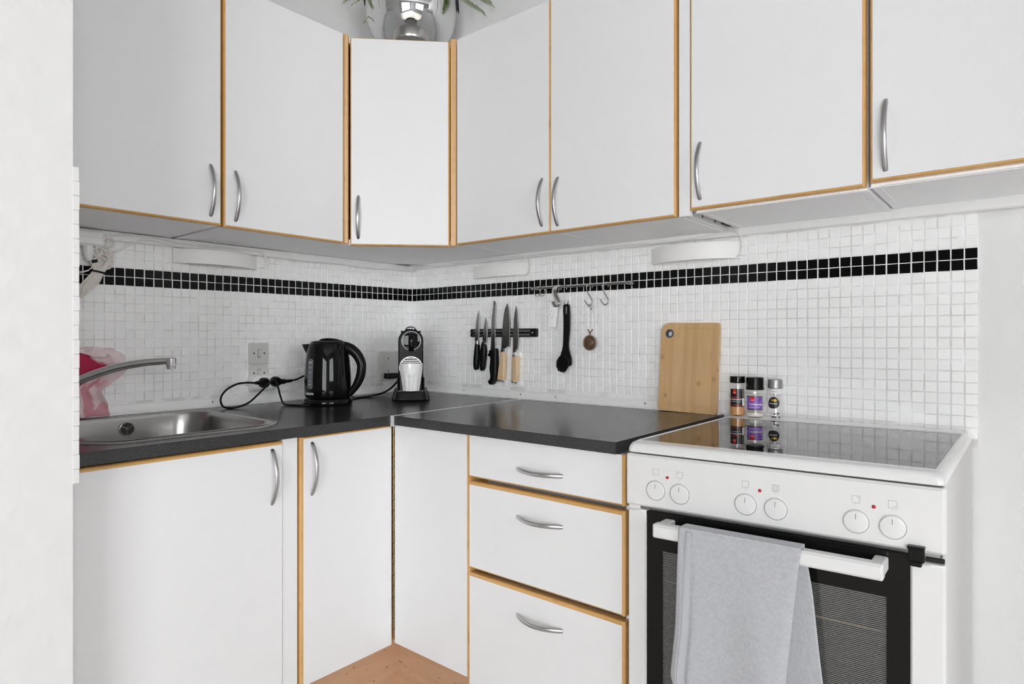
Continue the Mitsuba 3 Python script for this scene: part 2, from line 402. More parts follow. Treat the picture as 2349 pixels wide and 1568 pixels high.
k = part(cl, 'diffuser', lathe([(0.0, H - 0.045), (0.185, H - 0.04)], 48, 2.3, -2.3), 'm_curtain')
scene[k]['emitter'] = emit(FILL_LAMP, (1.0, 0.985, 0.96))  # added lamp, a faint fill from above

# mosaic tiles -----------------------------------------------------
PT, PZ, ZB = 0.025, 0.0248, 1.2596
def tile_mesh(seed, s=0.0219, h=0.0034, b=0.0008):
    r = np.random.RandomState(seed); a = s / 2
    base = np.array([[-a, -a, 0], [a, -a, 0], [a, a, 0], [-a, a, 0.0]])
    low = base + [0, 0, h - b * .55]
    top = low * [(a - b) / a, (a - b) / a, 1] + [0, 0, b * .55]
    j = (r.rand(4, 2) - .5) * 0.0004
    for q in (base, low, top): q[:, 1] *= 1.03
    low[:, :2] += j; top[:, :2] += j; base[:, :2] += j
    v = np.vstack([base, low, top]); f = [[8, 9, 10], [8, 10, 11]]
    for i in range(4):
        l = (i + 1) % 4
        f += [[i, l, 4 + l], [i, 4 + l, 4 + i], [4 + i, 4 + l, 8 + l], [4 + i, 8 + l, 8 + i]]
    return mesh(v, f)
TM = [tile_mesh(s) for s in range(5)]
TWHITE = [ply(t, 'm_tile', 25) for t in TM]; TBLACK = [ply(t, 'm_tile_black', False) for t in TM]
def tiles(wall, side, ncol, rows_fn, limit_y):
    white, black = [], []
    r = np.random.RandomState(3 if side == 'r' else 4)
    for i in range(ncol):
        s = (i + 0.5) * PT
        for k in range(-15, 5):
            if not rows_fn(s, k): continue
            z = ZB + (k + .5) * PZ - (0.0044 * s if side == 'l' else 0.0)
            rx, ry = r.normal(0, 0.35, 2) if r.rand() > 0.1 else r.normal(0, 0.9, 2)
            jx, jz, rot = r.normal(0, 0.00022), r.normal(0, 0.00022), r.normal(0, 0.5)
            if side == 'r':
                B = T([[1, 0, 0, s + jx], [0, 0, -1, 0.004], [0, 1, 0, z + jz], [0, 0, 0, 1]]); pos = np.array([s, 0, z])
            else:
                B = T([[0, 0, 1, -0.004], [1, 0, 0, -s + jx], [0, 1, 0, z + jz], [0, 0, 0, 1]]); pos = np.array([0, -s, z])
            M = B @ T().rotate([0, 0, 1], rot) @ T().rotate([1, 0, 0], rx) @ T().rotate([0, 1, 0], ry)
            (black if k in (0, 1) else white).append((np.linalg.norm(pos - CAM), s, M, r.randint(5)))
    for m in black:
        scene[numbered_fast(wall + '__black_tile')] = {**TBLACK[m[3]], 'to_world': m[2]}
    white.sort(key=lambda m: (m[1] > limit_y if side == 'l' else False, m[0]))
    for m in white[:300]:
        scene[numbered_fast(wall + '__white_tile')] = {**TWHITE[m[3]], 'to_world': m[2]}
    rest = []
    for m in white[300:]:
        t = TM[m[3]].copy(); t.apply_transform(np.array(m[2].matrix)); rest.append(t)
    key = wall + '__white_tiles'
    scene[key] = ply(cat(*rest), 'm_tile', 25); labels[key] = {'label': 'white mosaic tiles further along the wall', 'kind': 'stuff'}
COUNT = {}
def numbered_fast(base):
    n = COUNT.get(base, 0); COUNT[base] = n + 1
    return base if n == 0 else '%s_%03d' % (base, n)
scene['wall_right__grout'] = ply(rbox(-0.005, 1.8492, 0.0018, 0.006, 0.87, 1.388), 'm_grout')
scene['wall_left__grout'] = ply(rbox(-0.006, -0.0018, -1.358, 0.004, 0.87, 1.388), 'm_grout')
tiles('wall_right', 'r', 74, lambda s, k: k >= -13 or s > 1.28, 9)
tiles('wall_left', 'l', 54, lambda s, k: k >= -13, 1.17)
# tile lining of the partition: only its painted edge shows
for k in range(22):
    scene[numbered_fast('wall_near__edge_tile')] = ply(rbox(0.6485, 0.6725 + 0.0006 * math.sin(k * 2.3), -1.3582, -1.3488 + 0.0004 * math.sin(k * 1.7), 0.8595 + k * PZ, 0.8595 + (k + 1) * PZ - 0.0006, 0.0006), 'm_plaster')
scene['wall_near__tile_bed'] = ply(rbox(0.0, 0.6705, -1.3585, -1.3505, 0.8595, 1.404, 0.001), 'm_plaster')

# wooden mouldings along the worktop and under the wall cabinets
def scotia(L):                           # concave profile in (out, up), extruded
    p = [(0, 0), (0.021, 0), (0.021, 0.004)]
    for a in np.linspace(0, 90, 7):
        t = math.radians(a); p.append((0.021 - 0.016 * math.sin(t), 0.004 + 0.021 * (1 - math.cos(t))))
    p.append((0, 0.0265))
    return ext(p, L)
def screw(y_out, c, wall):
    m = cat(lathe([(0, 0), (0.0032, 0), (0.0032, 0.0008), (0.0022, 0.0016), (0, 0.0012)], 14), rbox(-0.0026, 0.0026, -0.0004, 0.0004, 0.0013, 0.0018))
    return on_right(m, y_out).apply_translation((c[0], 0, c[1])) if wall == 'r' else on_left(m, y_out).apply_translation((0, c[0], c[1]))
struct('trim_1', put(scotia(1.325), (0, -1.347, 0.9), X_, Z_, Y_), 'm_paint', 'white moulding along the sink worktop', 35)
struct('trim_2', put(scotia(1.279), (1.281, 0, 0.9), -Y_, Z_, -X_), 'm_paint', 'white moulding along the short worktop', 35)
for x in (0.573, 0.722, 0.30, 1.05): part('trim_2', 'screw', screw(-0.0085, (x, 0.915), 'r'), 'm_satin', 30)
for y in (-0.812, -0.33): part('trim_1', 'screw', screw(0.0085, (y, 0.915), 'l'), 'm_satin', 30)
struct('trim_3', rbox(-0.003, 0.0195, -1.352, 0.0, 1.3755, 1.3995, 0.003), 'm_paint', 'white batten under the cabinets above the sink')
struct('trim_4', rbox(0.0, 2.6, -0.0195, 0.003, 1.3858, 1.4185, 0.003), 'm_paint', 'white batten under the cabinets above the cooker')
for x in (0.45, 0.86, 1.01, 1.37, 1.62, 1.87, 2.05): part('trim_4', 'screw', screw(-0.0193, (x, 1.396), 'r'), 'm_white_plastic', 30)
for y in (-0.55, -0.30, -0.22, -0.13, -1.02): part('trim_3', 'screw', screw(0.0193, (y, 1.386), 'l'), 'm_white_plastic', 30)

# ------------------------------------------------------------------ cabinet fronts
def lip(L, w, t, r):
    prof = [(0, 0), (w, 0), (w, t - r)]
    for a in np.linspace(0, 90, 6)[1:]:
        s = math.radians(a); prof.append((w - r + r * math.cos(s), t - r + r * math.sin(s)))
    prof.append((0, t))
    return ext(prof, L)
def front(parent, name, u0, u1, v0, v1, frame, t=0.018, lips=None, axis_u=0, label=None):
    """A panel whose front lies at w = 0 of the frame, with beech lippings of the given widths on its L, R, B, T sides."""
    o, U, W = frame
    l = {'L': 0.005, 'R': 0.005, 'B': 0.005} if lips is None else lips
    a0, a1, b0, b1 = u0 + l.get('L', 0), u1 - l.get('R', 0), v0 + l.get('B', 0), v1 - l.get('T', 0)
    P = lambda m: put(m, o, U, Z_, W)
    d = part(parent, name, P(rbox(a0, a1, b0, b1, -t, 0, 0.0006)), 'm_door', label=label)
    L_ = lambda n, w: lip(n, w, t, min(w, 0.005))
    if 'L' in l: part(d, 'edge_strip', P(put(L_(v1 - v0, l['L']), (a0, v0, -t), -X_, Z_, Y_)), 'm_lip2', 40)
    if 'R' in l: part(d, 'edge_strip', P(put(L_(v1 - v0, l['R']), (a1, v0, -t), X_, Z_, Y_)), 'm_lip2', 40)
    if 'B' in l: part(d, 'edge_strip', P(put(L_(a1 - a0, l['B']), (a0, b0, -t), -Y_, Z_, X_)), 'm_lip%d' % axis_u, 40)
    if 'T' in l: part(d, 'edge_strip', P(put(L_(a1 - a0, l['T']), (a0, b1, -t), Y_, Z_, X_)), 'm_lip%d' % axis_u, 40)
    return d
def bow(frame, c, L=0.131, vertical=True, h=0.024, name='handle', parent=None):
    o, U, W = frame
    t = np.linspace(0, 1, 25)
    s = (t - .5) * L
    w = -0.001 + h * np.sin(np.pi * t) ** 0.85
    P = np.stack([np.full(25, c[0]), c[1] + s, w], 1) if vertical else np.stack([c[0] + s, np.full(25, c[1]), w], 1)
    rw = np.full(25, 0.0052); rw[0] = rw[-1] = 0.0046
    m = tube(P, np.full(25, 0.0032), 12, side=(1, 0, 0) if vertical else (0, 1, 0), rw=rw)
    part(parent, name, put(m, o, U, Z_, W), 'm_handle', 50)
FR_R = (np.array([0, -0.312, 0]), X_, -Y_); FR_L = (np.array([0.322, 0, 0]), Y_, X_)
DU, DW = np.array([R2, R2, 0]), np.array([R2, -R2, 0])
FR_D = (np.array([0.3232, -0.5368, 0]), DU, DW)
FB_R = (np.array([0, -0.583, 0]), X_, -Y_); FB_L = (np.array([0.583, 0, 0]), Y_, X_)

def carcass_r(key, x0, x1, z0, z1, y1=-0.2935, th=0.016, inset=0.004):
    part(key, 'side_panel', rbox(x0, x0 + th, y1, -0.0, z0, z1, 0.0008), 'm_carcass'); part(key, 'side_panel', rbox(x1 - th, x1, y1, -0.0, z0, z1, 0.0008), 'm_carcass')
    part(key, 'bottom_panel', rbox(x0 + th, x1 - th, y1, 0.0, z0 + .001, z0 + th, 0), 'm_carcass'); part(key, 'top_panel', rbox(x0 + th, x1 - th, y1, 0.0, z1 - th, z1 - .001, 0), 'm_carcass')
    part(key, 'back_panel', rbox(x0 + th, x1 - th, -0.012, -0.002, z0 + th, z1 - th, 0), 'm_carcass')
def carcass_l(key, y0, y1, z0, z1, x1=0.3035, th=0.016):
    part(key, 'side_panel', rbox(0.0, x1, y0, y0 + th, z0, z1, 0.0008), 'm_carcass'); part(key, 'side_panel', rbox(0.0, x1, y1 - th, y1, z0, z1, 0.0008), 'm_carcass')
    part(key, 'bottom_panel', rbox(0.0, x1, y0 + th, y1 - th, z0 + .001, z0 + th, 0), 'm_carcass'); part(key, 'top_panel', rbox(0.0, x1, y0 + th, y1 - th, z1 - th, z1 - .001, 0), 'm_carcass')
    part(key, 'back_panel', rbox(0.002, 0.012, y0 + th, y1 - th, z0 + th, z1 - th, 0), 'm_carcass')

ZU0, ZU1 = 1.3995, 2.0385
GW = 'wall cabinets'
c = thing('wall_cabinet', 'white wall cabinet above the sink, first beside the plastered wall end, beech bottom edge', 'cabinet', GW)
carcass_l(c, -1.345, -0.9390, 1.4005, ZU1)
d = front(c, 'door', -1.343, -0.9345, ZU0 + .002, ZU1, FR_L, lips={'R': .003, 'B': .005}, axis_u=1); bow(FR_L, (-0.962, 1.4878), parent=d)
c = thing('wall_cabinet', 'white wall cabinet left of the diagonal corner cabinet, above the kettle', 'cabinet', GW)
carcass_l(c, -0.9250, -0.567, 1.4005, ZU1)
d = front(c, 'door', -0.9288, -0.5620, ZU0, ZU1, FR_L, lips={'L': .005, 'B': .005}, axis_u=1); bow(FR_L, (-0.8968, 1.4842), parent=d)
# corner cabinet with its diagonal door between two beech posts
c = thing('corner_wall_cabinet', 'white corner wall cabinet with narrow diagonal door between two beech posts', 'cabinet')
pen = Polygon([(0, -0.5665), (0, 0), (0.5635, 0), (0.5635, -0.2945), (0.545, -0.2945), (0.3035, -0.536), (0.3035, -0.5665)])
part(c, 'bottom_panel', ext(pen.buffer(-0.001).difference(Polygon([(-.01, -.115), (.02, -.105), (.105, -.02), (.115, .01), (-.01, .01)])), 0.016, 1.4000), 'm_carcass'); part(c, 'top_panel', ext(pen.buffer(-0.0005), 0.016, 2.0245), 'm_carcass')
part(c, 'side_panel', rbox(0.001, 0.303, -0.5660, -0.551, 1.4165, 2.024), 'm_carcass'); part(c, 'side_panel', rbox(0.548, 0.563, -0.2940, -0.001, 1.4165, 2.024), 'm_carcass')
part(c, 'back_panel', rbox(0.001, 0.010, -0.55, -0.001, 1.4165, 2.024), 'm_carcass'); part(c, 'back_panel', rbox(0.012, 0.547, -0.010, -0.001, 1.4165, 2.024), 'm_carcass')
Ld = math.hypot(0.5404 - 0.3232, 0.5368 - 0.3196)
d = front(c, 'door', 0.0, Ld - 0.0015, 1.3955, 2.0355, FR_D, lips={'L': .0035, 'R': .005, 'B': .005, 'T': .0015}, axis_u=0)
bow(FR_D, (0.0251, 1.4826), parent=d)
def diag(u0, u1, w0, w1, z0, z1, r):
    return put(rbox(u0, u1, z0, z1, w0, w1, r), FR_D[0], DU, Z_, DW)
part(c, 'post', diag(-0.0252, -0.0062, -0.022, 0.0, 1.4005, 2.0465, 0.003), 'm_post', label='beech corner post')
part(c, 'post', diag(Ld + 0.0004, Ld + 0.0200, -0.022, 0.0, 1.3975, 2.0455, 0.003), 'm_post', label='beech corner post')
c = thing('wall_cabinet', 'white wall cabinet right of the diagonal corner cabinet, handle at right, above the knives', 'cabinet', GW)
carcass_r(c, 0.5645, 0.9205, 1.4005, ZU1)
d = front(c, 'door', 0.5620, 0.9212, ZU0, ZU1, FR_R, lips={'R': .005, 'B': .005}); bow(FR_R, (0.892, 1.4866), parent=d)
c = thing('wall_cabinet', 'white wall cabinet with handle at its left edge, left of the narrow white filler strip', 'cabinet', GW)
carcass_r(c, 0.9215, 1.2935, 1.3995, ZU1)
d = front(c, 'door', 0.9228, 1.2890, ZU0 - .0005, ZU1, FR_R, lips={'R': .005, 'B': .005}); bow(FR_R, (0.9455, 1.4815), parent=d)
single('filler_strip', rbox(1.2955, 1.3228, -0.309, -0.292, 1.3965, 2.10, 0.001), 'm_door', 'narrow white filler strip between two wall cabinets above the cutting board', 'panel')
# mounting bracket glimpsed in the gap behind the filler strip
g = thing('bracket', 'worn white mounting batten in the gap behind the filler strip', 'bracket')
part(g, 'batten', rbox(1.2965, 1.3035, -0.290, -0.03, 1.402, 1.43, 0.001), 'm_paint'); part(g, 'batten', rbox(1.305, 1.3300, -0.07, -0.022, 1.412, 1.44, 0.002), 'm_dark')
for y in (-0.25, -0.19, -0.11): part(g, 'screw', rbox(1.3033, 1.3042, y - .003, y + .003, 1.412, 1.418), 'm_dark')
c = thing('wall_cabinet', 'large white wall cabinet above the spice jars, right of the filler strip', 'cabinet', GW)
carcass_r(c, 1.3320, 1.6880, 1.4045, 2.10)
part(c, 'front_rail', rbox(1.3300, 1.6890, -0.2937, -0.2930, 1.4030, 1.4045), 'm_door')
d = front(c, 'door', 1.3245, 1.6877, 1.4085, 2.10, FR_R, lips={'L': .0035, 'R': .0055, 'B': .0055}); bow(FR_R, (1.3485, 1.4962), parent=d)
c = thing('wall_cabinet', 'white wall cabinet at the right edge, above the far end of the cooker', 'cabinet', GW)
carcass_r(c, 1.6935, 2.15, 1.4085, 2.10)
part(c, 'front_rail', rbox(1.6905, 2.15, -0.2937, -0.2930, 1.4065, 1.4085), 'm_door')
d = front(c, 'door', 1.6950, 2.148, 1.4150, 2.10, FR_R, lips={'L': .0045, 'B': .0055}); bow(FR_R, (1.7218, 1.502), L=0.137, parent=d)

# tall appliance added out of view to keep far-window light off the cooker side
c = thing('added_fridge', 'tall white appliance added out of view to shade the cooker side', 'added_fridge')
part(c, 'body', rbox(2.36, 2.96, -0.62, -0.010, 0.03, 1.84, 0.006), 'm_door')
part(c, 'door', rbox(2.36, 2.96, -0.675, -0.6205, 0.05, 1.08, 0.006), 'm_door'); part(c, 'door', rbox(2.36, 2.96, -0.675, -0.6205, 1.09, 1.84, 0.006), 'm_door')
for z0, z1 in ((0.75, 1.03), (1.14, 1.42)): part(c, 'handle', rbox(2.40, 2.42, -0.70, -0.6755, z0, z1, 0.006), 'm_silver_grey')
part(c, 'plinth', rbox(2.38, 2.94, -0.60, -0.02, 0.0, 0.029), 'm_black_matte')

# base units -------------------------------------------------------
c = thing('sink_cabinet', 'white sink base cabinet with one wide door and bow handle', 'cabinet')
part(c, 'side_panel', rbox(0.02, 0.562, -1.345, -1.329, 0.2735, 0.872), 'm_carcass'); part(c, 'side_panel', rbox(0.02, 0.562, -0.894, -0.878, 0.2735, 0.872), 'm_carcass')
part(c, 'bottom_panel', rbox(0.02, 0.562, -1.3285, -0.8945, 0.2735, 0.29), 'm_carcass'); part(c, 'back_panel', rbox(0.006, 0.0195, -1.345, -0.878, 0.2735, 0.872), 'm_carcass')
d = front(c, 'door', -1.343, -0.9154, 0.20, 0.8685, FB_L, lips={'T': .0078}, axis_u=1); bow(FB_L, (-0.9408, 0.788), L=0.127, parent=d)
single('filler_strip', rbox(0.5628, 0.5790, -0.9130, -0.8735, 0.20, 0.8745, 0.001), 'm_door', 'narrow white filler panel between the sink door and the corner unit door', 'panel')
c = thing('corner_base_cabinet', 'white corner base unit with two folding doors hinged in the inner corner', 'cabinet')
part(c, 'body', put(ext([(0.02, -0.872), (0.02, -0.02), (0.86, -0.02), (0.86, -0.563), (0.586, -0.563), (0.586, -0.50), (0.50, -0.50), (0.50, -0.586), (0.565, -0.586), (0.565, -0.872)], 0.596, 0.2745), (0, 0, 0), X_, Y_, Z_), 'm_carcass')
d = front(c, 'door', -0.8690, -0.5885, 0.2675, 0.8702, FB_L, lips={'L': .009, 'T': .004}, axis_u=1); bow(FB_L, (-0.836, 0.7905), L=0.128, parent=d)
d = front(c, 'door', 0.5895, 0.8620, 0.2725, 0.8735, FB_R, lips={})
hin = cat(*[lathe([(0, 0), (0.0040, 0), (0.0040, 0.0285), (0, 0.0285)], 10, 0.5735, -0.5735, 0.275 + 0.0298 * i) for i in range(20)])
part(c, 'piano_hinge', hin, 'm_brass', 40, label='brass piano hinge')
c = thing('drawer_cabinet', 'white base unit of three drawers with bow handles and beech edges', 'cabinet')
part(c, 'body', rbox(0.8720, 1.2980, -0.515, -0.02, 0.2735, 0.872), 'm_carcass'); part(c, 'side_panel', rbox(1.2985, 1.3065, -0.5645, -0.02, 0.2735, 0.872), 'm_carcass')
part(c, 'side_panel', rbox(0.8626, 0.8715, -0.580, -0.02, 0.2735, 0.8745, 0.0012), 'm_lip2', label='beech front edge of the side panel')
for (z0, z1, zh) in ((0.7695, 0.8730, 0.8087), (0.5455, 0.7590, 0.6977), (0.20, 0.5345, 0.4712)):
    d = front(c, 'drawer', 0.8722, 1.3062, z0, z1, FB_R, lips={'R': .0075, 'B': .003, 'T': .0085} if zh < .8 else {'R': .0075, 'B': .003})
    bow(FB_R, (1.0875, zh), L=0.129, vertical=False, parent=d)
struct('baseboard_left', rbox(0.43, 0.448, -1.345, -0.4483, 0.0, 0.2735), 'm_plinth', 'tan plinth board under the sink cabinets')
struct('baseboard_right', rbox(0.4302, 1.31, -0.448, -0.43, 0.0, 0.2735), 'm_plinth', 'tan plinth board under the drawers')

# worktops ---------------------------------------------------------
SX0, SX1, SY0, SY1 = 0.078, 0.553, -1.300, -0.868     # sink rim
hole = rrect(SX0 + .015, SX1 - .015, SY0 + .015, SY1 - .015, 0.075)
w1 = Polygon([(0, -1.347), (0.605, -1.347), (0.605, -0.6075), (0.577, -0.002), (0, -0.002)])
w2 = Polygon([(0.614, -0.6055), (1.2937, -0.6), (1.2865, -0.002), (0.5865, -0.002)])
c = thing('worktop', 'black laminate worktop with the sink, running into the corner', 'worktop')
part(c, 'top_face', ext(w1.difference(hole), 0.001, 0.899), 'm_top'); part(c, 'slab', ext(w1.buffer(-0.0004).difference(hole), 0.0235, 0.8755), 'm_speck', label='speckled grey front edge')
part(c, 'joint_strip', ext(Polygon([(0.605, -0.6105), (0.614, -0.6095), (0.5865, -0.002), (0.577, -0.002)]), 0.0285, 0.8722), 'm_joint', label='pale metal joint strip')
c = thing('worktop', 'black laminate worktop between the corner joint and the cooker, under the knives', 'worktop')
part(c, 'top_face', ext(w2, 0.001, 0.899), 'm_top'); part(c, 'slab', ext(w2.buffer(-0.0004), 0.0235, 0.8755), 'm_speck', label='speckled grey front edge')

# sink -------------------------------------------------------------
c = thing('sink', 'stainless steel single bowl sink set in the black worktop', 'sink')
def ring(ins, z, r):
    return rr_ring(SX0 + ins, SX1 - ins, SY0 + ins, SY1 - ins, max(r - ins, 0.02), z, 10)
rim = loft([ring(0.0, 0.9003, 0.095), ring(0.001, 0.9022, 0.095), ring(0.004, 0.9030, 0.095), ring(0.012, 0.9026, 0.095), ring(0.0145, 0.9048, 0.095), ring(0.019, 0.9052, 0.095), ring(0.023, 0.9030, 0.095)])
part(c, 'rim', rim, 'm_steel', 60)
bowl = loft([ring(0.023, 0.9030, 0.095), ring(0.027, 0.894, 0.098), ring(0.031, 0.86, 0.105), ring(0.038, 0.79, 0.11), ring(0.048, 0.762, 0.115), ring(0.070, 0.748, 0.13), ring(0.16, 0.744, 0.19)], cap1=True)
bowl.invert()
part(c, 'bowl', bowl, 'm_steel', 60)
ovr = thing  # overflow on the rear inner wall
def overflow():
    y, z = -1.083, 0.8725
    o = put(disc(0.0180, 0.002, 40), (SX0 + 0.0325, y, z), Y_, Z_, X_)
    part(c, 'overflow_plate', o, 'm_steel', 40)
    for k in range(3):
        a0 = math.radians(90 + 120 * k)
        pts = [(0.0045 * math.cos(a0 + t), 0.0045 * math.sin(a0 + t)) for t in np.radians(np.linspace(48, -48, 7))] + [(0.0155 * math.cos(a0 + t), 0.0155 * math.sin(a0 + t)) for t in np.radians(np.linspace(-53, 53, 13))]
        part(c, 'overflow_slot', put(ext(Polygon(pts).buffer(0), 0.0006, 0.0018), (SX0 + 0.0325, y, z), Y_, Z_, X_), 'm_dark')
    part(c, 'overflow_screw', put(disc(0.003, 0.003, 16), (SX0 + 0.0325, y, z), Y_, Z_, X_), 'm_chrome', 40)
overflow()
part(c, 'drain', lathe([(0, 0.7455), (0.04, 0.7465), (0.042, 0.7445)], 40, 0.31, -1.085), 'm_chrome', 40)

# tap --------------------------------------------------------------
c = thing('tap', 'chrome mixer tap with a long curved spout over the sink', 'tap')
bx, by = 0.062, -1.262
part(c, 'body', lathe([(0.026, 0.9), (0.026, 0.905), (0.023, 0.912), (0.022, 0.985), (0.024, 0.99), (0.022, 1.0), (0, 1.002)], 32, bx, by), 'm_chrome', 40)
part(c, 'lever', tube([(bx, by, 1.0), (bx + .01, by - .01, 1.02), (bx + .05, by - .06, 1.05)], [0.014, 0.012, 0.006], 14), 'm_chrome', 50)
sp = spline([(bx, by, 0.960), (0.092, -1.222, 0.986), (0.125, -1.178, 1.013), (0.165, -1.124, 1.036), (0.200, -1.078, 1.047), (0.234, -1.033, 1.052)], 8)
part(c, 'spout', tube(sp, np.linspace(0.0125, 0.0088, len(sp)), 18, caps=True), 'm_chrome', 50)
hx, hy = 0.240, -1.025
part(c, 'spout_tip', lathe([(0, 1.0600), (0.0100, 1.0600), (0.0120, 1.0580), (0.0120, 1.038), (0.0105, 1.037), (0.0105, 1.0315), (0.009, 1.0310), (0, 1.032)], 28, hx, hy), 'm_chrome', 40)

# pink cloth ---------------------------------------------------------
def cloth_sheet():
    nu, nv = 40, 44
    u, v = np.meshgrid(np.linspace(0, 1, nu), np.linspace(0, 1, nv), indexing='ij')
    edge = 0.022 * meshkit.noise(np.stack([v * 7, v * 0, v * 0], -1), 5)
    wid = np.interp(v, [0, .15, .35, .5, .62, .8, .93, 1], [0.128, 0.130, 0.118, 0.150, 0.175, 0.165, 0.12, 0.075])
    y = -1.245 + u * wid + edge * (u > .9)
    z = 0.903 + v * 0.205 + 0.018 * (meshkit.noise(np.stack([u * 5, u * 0, u * 0], -1), 2) - .5) * (v > .8) - 0.03 * u * (v > .93)
    n = meshkit.fbm(np.stack([u * 3.2 + v * .8, v * 2.6, u * 0], -1), 3, 11)
    x = 0.006 + 0.062 * n + 0.010 * np.sin(u * 13 + v * 3) * (1 - .5 * v) - 0.01 * v
    P = np.stack([x, y, z], -1)
    f = []
    for i in range(nu - 1):
        for j in range(nv - 1):
            a = i * nv + j; f += [[a, a + nv, a + nv + 1], [a, a + nv + 1, a + 1]]
    top = mesh(P.reshape(-1, 3), f)
    nrm = np.array(top.vertex_normals)
    vv = np.vstack([P.reshape(-1, 3), P.reshape(-1, 3) - nrm * 0.0022])
    N = nu * nv; ff = list(f) + [[a + N, c_ + N, b + N] for a, b, c_ in f]
    loop = [i * nv for i in range(nu)] + [(nu - 1) * nv + j for j in range(1, nv)] + [i * nv + nv - 1 for i in range(nu - 2, -1, -1)] + [j for j in range(nv - 2, 0, -1)]
    for a, b in zip(loop, loop[1:] + loop[:1]): ff += [[a, a + N, b + N], [a, b + N, b]]
    uv = np.tile(np.stack([u, v], -1).reshape(-1, 2), (2, 1))
    return mesh(vv, ff), uv
m_, uv_ = cloth_sheet()
single('cloth', m_, 'm_cloth', 'crumpled pink and red dishcloth leaning on the tiles behind the tap', 'cloth', True, uv=uv_)
del m_

# sockets, plugs, cords ---------------------------------------------
def switch_plate(key, y0, y1, z0, z1, x=0.0):
    part(key, 'plate', on_left(bev(rrect(y0, y1, z0, z1, 0.003), 0.009, 0.002), x), 'm_plate_grey', 30)
    cy, cz = (y0 + y1) / 2, (z0 + z1) / 2
    return cy, cz
S1 = thing('light_switch', 'grey switch plate on the tiles, upper of the two left of the kettle', 'switch')
cy, cz = switch_plate(S1, -0.694, -0.629, 1.027, 1.095)
part(S1, 'rocker_frame', on_left(ext(rrect(cy - .005, cy + .005, cz - .0135, cz + .0135, 0.001), 0.0004, 0.009)), 'm_dark')
part(S1, 'rocker', put(rbox(-.0043, .0043, -.012, .012, 0, 0.005, .0008), (0.008, cy, cz + .0008), Y_, (0.15, 0, .989), (.989, 0, -0.15)), 'm_plate_grey')
for s in (-1, 1): part(S1, 'screw', on_left(disc(0.0027, 0.0006, 16)).apply_translation((0.009, cy + s * .0175, cz)), 'm_dark')
S2 = thing('wall_socket', 'grey switched socket plate on the tiles, lower of the two left of the kettle', 'socket')
cy, cz = switch_plate(S2, -0.693, -0.6305, 0.936, 1.0245)
part(S2, 'rocker_frame', on_left(ext(rrect(cy - .005, cy + .005, 0.9815, 1.0095, 0.001), 0.0004, 0.009)), 'm_dark')
part(S2, 'rocker', on_left(rbox(cy - .0043, cy + .0043, 0.982, 1.008, 0.0085, 0.0105, .0006)), 'm_plate_grey')
for s in (-1, 1): part(S2, 'screw', on_left(disc(0.0027, 0.0006, 16)).apply_translation((0.009, cy + s * .0175, 0.997)), 'm_dark')
S3 = thing('wall_socket', 'grey socket plate on the tiles in the corner behind the coffee machine', 'socket')
switch_plate(S3, -0.1665, -0.078, 0.945, 1.0595)
part(S3, 'button', on_left(disc(0.0085, 0.0012, 28)).apply_translation((0.009, -0.150, 1.035)), 'm_plate_grey', 40)
part(S3, 'rocker', on_left(rbox(-.138, -.124, 0.995, 1.013, 0.0085, 0.0105, .0006)), 'm_plate_grey')
for (y, z) in ((-0.131, 1.031), (-0.131, 0.982)): part(S3, 'screw', on_left(disc(0.0027, 0.0006, 16)).apply_translation((0.009, y, z)), 'm_dark')
a = thing('double_adaptor', 'white oblong double socket adaptor plugged into the lower grey socket', 'adaptor')
part(a, 'body', on_left(bev(rrect(-0.7005, -0.6055, 0.943, 0.990, 0.0225, 8), 0.036, 0.006, 0.009)), 'm_white_plastic', 40)
def round_plug(key, y, z, x0=0.045):
    part(key, 'head', on_left(lathe([(0.0168, 0), (0.0168, 0.012), (0.013, 0.019), (0, 0.020)], 28)).apply_translation((x0, y, z)), 'm_black', 40)
p1 = thing('plug', 'round black plug in the adaptor, nearer the sink, its cord looping left', 'plug')
round_plug(p1, -0.668, 0.9675)
part(p1, 'boot', tube([(0.056, -0.672, 0.969), (0.056, -0.69, 0.969), (0.055, -0.7, 0.969)], [0.007, 0.006, 0.0045], 12), 'm_black', 50)
CORD = 0.0030
cordA = spline([(0.055, -0.698, 0.969), (0.056, -0.73, 0.9715), (0.060, -0.763, 0.9685), (0.064, -0.797, 0.953), (0.072, -0.817, 0.930), (0.090, -0.818, 0.907), (0.112, -0.795, 0.9035), (0.115, -0.755, 0.914), (0.108, -0.718, 0.938), (0.098, -0.685, 0.962), (0.088, -0.663, 0.974), (0.084, -0.648, 0.9735), (0.090, -0.642, 0.953), (0.108, -0.644, 0.925), (0.135, -0.650, 0.906), (0.165, -0.648, 0.9033), (0.20, -0.635, 0.9033), (0.222, -0.613, 0.9033), (0.220, -0.590, 0.905)], 10)
part(p1, 'cord', tube(cordA, CORD, 10), 'm_black', 60)
p2 = thing('plug', 'round black plug in the adaptor, nearer the kettle, with a long boot to the right', 'plug')
round_plug(p2, -0.6285, 0.9695)
part(p2, 'boot', tube([(0.057, -0.62, 0.969), (0.057, -0.60, 0.969), (0.056, -0.598, 0.969), (0.056, -0.575, 0.970)], [0.0095, 0.0085, 0.006, 0.0052], 12), 'm_black', 50)
cordB = spline([(0.056, -0.577, 0.970), (0.057, -0.555, 0.9735), (0.060, -0.530, 0.984), (0.062, -0.50, 0.990), (0.060, -0.46, 0.965), (0.07, -0.41, 0.925), (0.10, -0.37, 0.9035), (0.125, -0.33, 0.9035), (0.15, -0.30, 0.910), (0.19, -0.285, 0.925), (0.225, -0.272, 0.955), (0.235, -0.262, 0.99)], 10)
part(p2, 'cord', tube(cordB, CORD, 10), 'm_black', 60)
